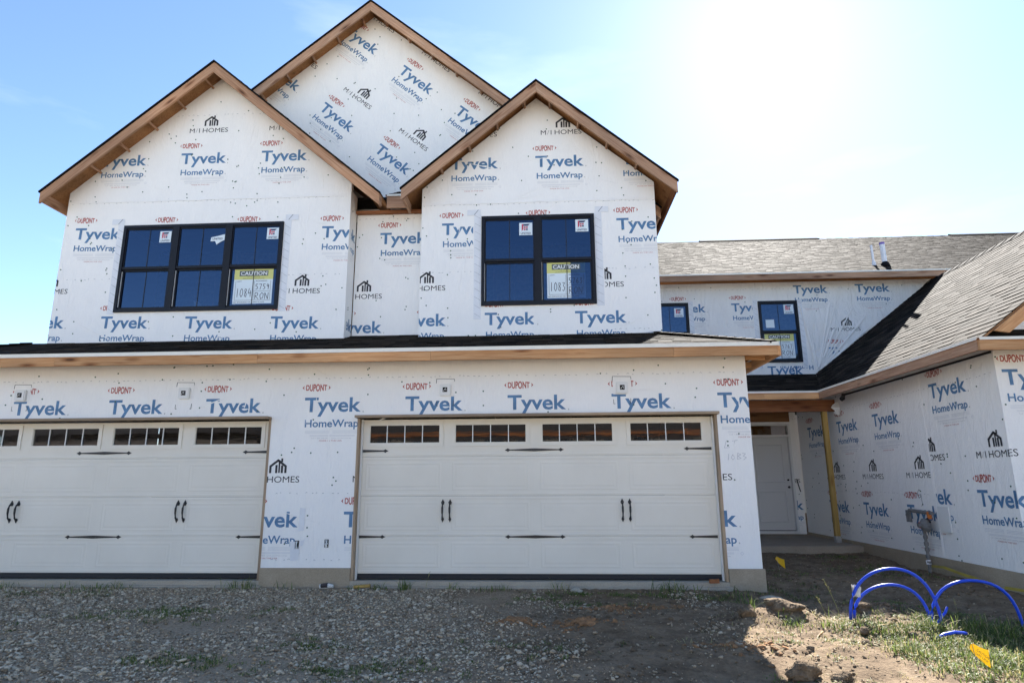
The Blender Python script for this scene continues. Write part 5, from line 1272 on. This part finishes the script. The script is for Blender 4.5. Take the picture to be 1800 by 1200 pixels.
weed(.12,-.2,.10,26,.05,'thin weed tuft by the left jamb of the right garage door',3,6)
weed(1.4,-.2,.11,24,.04,'small upright weed at the sill right of the tallest tuft',4,8)
weed(1.95,-.22,.09,50,.10,'spreading low weed at the middle of the right sill',5,40)
weed(2.75,-.25,.17,20,.09,'wispy brownish weed arching by the pale concrete chunk',6,10,dry=.5)
weed(4.2,-.25,.15,80,.14,'dense weed patch at the right end of the right sill',7,50)
weed(4.95,-.3,.10,40,.10,'weed tuft at the foot of the garage corner foundation',8,20)
weed(-1.42,-.2,.16,60,.12,'weed tuft at the right end of the left garage sill',9,24)
weed(-.85,-.15,.16,14,.12,'thin grass stalks in front of the foundation between the doors',10,4)
weed(-3.15,-.28,.11,90,.16,'dense green weed patch in the gravel along the left sill',11,50)
weed(-4.6,-.2,.12,30,.12,'sparse grass tuft under the left garage door',12,8)
weed(-3.7,-.2,.10,30,.14,'short grass tuft left of the dense patch at the left sill',13,8)
weed(4.68,-1.78,.20,26,.015,'bright green grass tuft standing beside the small brown lump',14,0,dry=0)
weed(4.98,-2.05,.10,60,.08,'grass tuft in sun at the foot of the largest mound',15,10,dry=0)
weed(5.28,-2.15,.09,50,.06,'grass tuft in sun right of the one under the largest mound',16,10,dry=0)
weed(5.60,-1.95,.15,40,.09,'leafy weed at the left feet of the blue hoops',17,30)
weed(6.30,-2.05,.16,90,.09,'bushy weed in front of the crossing of the blue hoops',18,70)
weed(6.75,-2.1,.17,110,.12,'bushy weed in sun below the right blue hoop',19,90)
weed(7.2,-2.2,.15,90,.12,'bushy weed at the right foot of the right hoop',20,70)
weed(5.55,-3.0,.12,70,.09,'weed tuft in sun nearer the camera, left of the yellow flag',21,30)
weed(6.15,-3.25,.12,120,.12,'leafy weed patch round the foot of the printed yellow flag',22,90)
# tall seed-head stalks
for i, (x, y, h, lx, lab) in enumerate(((5.50,-1.95,.42,-.14,'tall thin seed stalk leaning left beside the left blue hoop'),(5.38,-1.90,.22,-.08,'shorter seed stalk left of the tall thin one'),(6.72,-1.75,.22,-.02,'upright seed stalk between the crossing and the right hoop'),(1.05,-.2,.22,.05,'thin seed stalk rising before the left handles of the right door'))):
    mb = MB(); z = G(x, y); pts = [(x+lx*(t_**1.4), y, z+h*t_) for t_ in (0,.35,.7,1)]; mb.tube(pts, [.003,.0025,.002,.0015], 5, tone=.9)
    for k in range(14):
        t_ = .72+.28*k/13; c = Vector((x+lx*t_**1.4, y, z+h*t_)); a = rnd.uniform(0,6.28); e = c+Vector((math.cos(a)*.014, math.sin(a)*.014, .012))
        mb.add([c, c+Vector((.002,0,.004)), e+Vector((0,0,.003)), e], [(0,1,2,3)], 0, .95)
    o = mb.build('seed_stalk', 'foliage', tone=True, fix=False); tag(o, lab, 'weed')
# ================================================================== ACROSS THE STREET (seen only as reflections and by its bounced light)
mb = MB(); mb.box((-120,-23,-.30),(120,-14.5,-.19)); o = mb.build('bounce_road', 'bounce_concrete'); o['kind'] = 'structure'  # out-of-view concrete slab added to throw sunlight back at the house fronts
def far_house(x, y, wd_, h, rh, label, wall='siding', beam=False):
    t_ = thing('house', (x, y, -.4), label, 'house')
    mb = MB(); mb.box((x-wd_/2, y-9, -.4), (x+wd_/2, y, h)); w_ = mb.build('wall', wall, t_)
    mb = MB(); mb.prism([(x-wd_/2-.5, y+.5, h+.02), (x+wd_/2+.5, y+.5, h+.02), (x, y+.5, h+rh)], (0,-10,0)); mb.build('roof', 'roof_far', t_)
    if beam:
        mb = MB(); mb.box((x-wd_/2-.4, y+.52, 3.98), (x+wd_/2+.4, y+.56, 4.18)); mb.build('fascia_board', 'stained_pine', t_)
        mb = MB(); mb.box((x-wd_/2, y+.01, 3.75), (x+wd_/2, y+.50, h)); mb.build('painted_roof_shade', 'roof_far', t_)  # dark box standing in for the shade under this roof
        Wl = Wall((0, y+.012, 0), (-1,0,0), (0,1,0)); it_ = []
        for k in range(-9, 8): it_ += xf(LOGO, k*1.4377*1.6, 3.55, 0, 1.5)
        Wl.print(it_, rect(-x-wd_/2, 0, -x+wd_/2, 3.98), [], w_)
    for k in (-1, 1):
        mb = MB(); mb.box((x+k*wd_*.25-.8, y+.02, 1.0), (x+k*wd_*.25+.8, y+.05, 2.4)); mb.build('window', 'shade_glass', t_)
far_house(-24,-30,17,4.3,4.0,'brown-sided house across the street mirrored in the left garage door panes')
far_house(1,-30,23,5.2,4.0,'wrapped unfinished house across the street mirrored in the right garage door panes','wrap',True)
far_house(27,-30,15,5.6,4.2,'two-storey brown house across the street at the right end of the three')
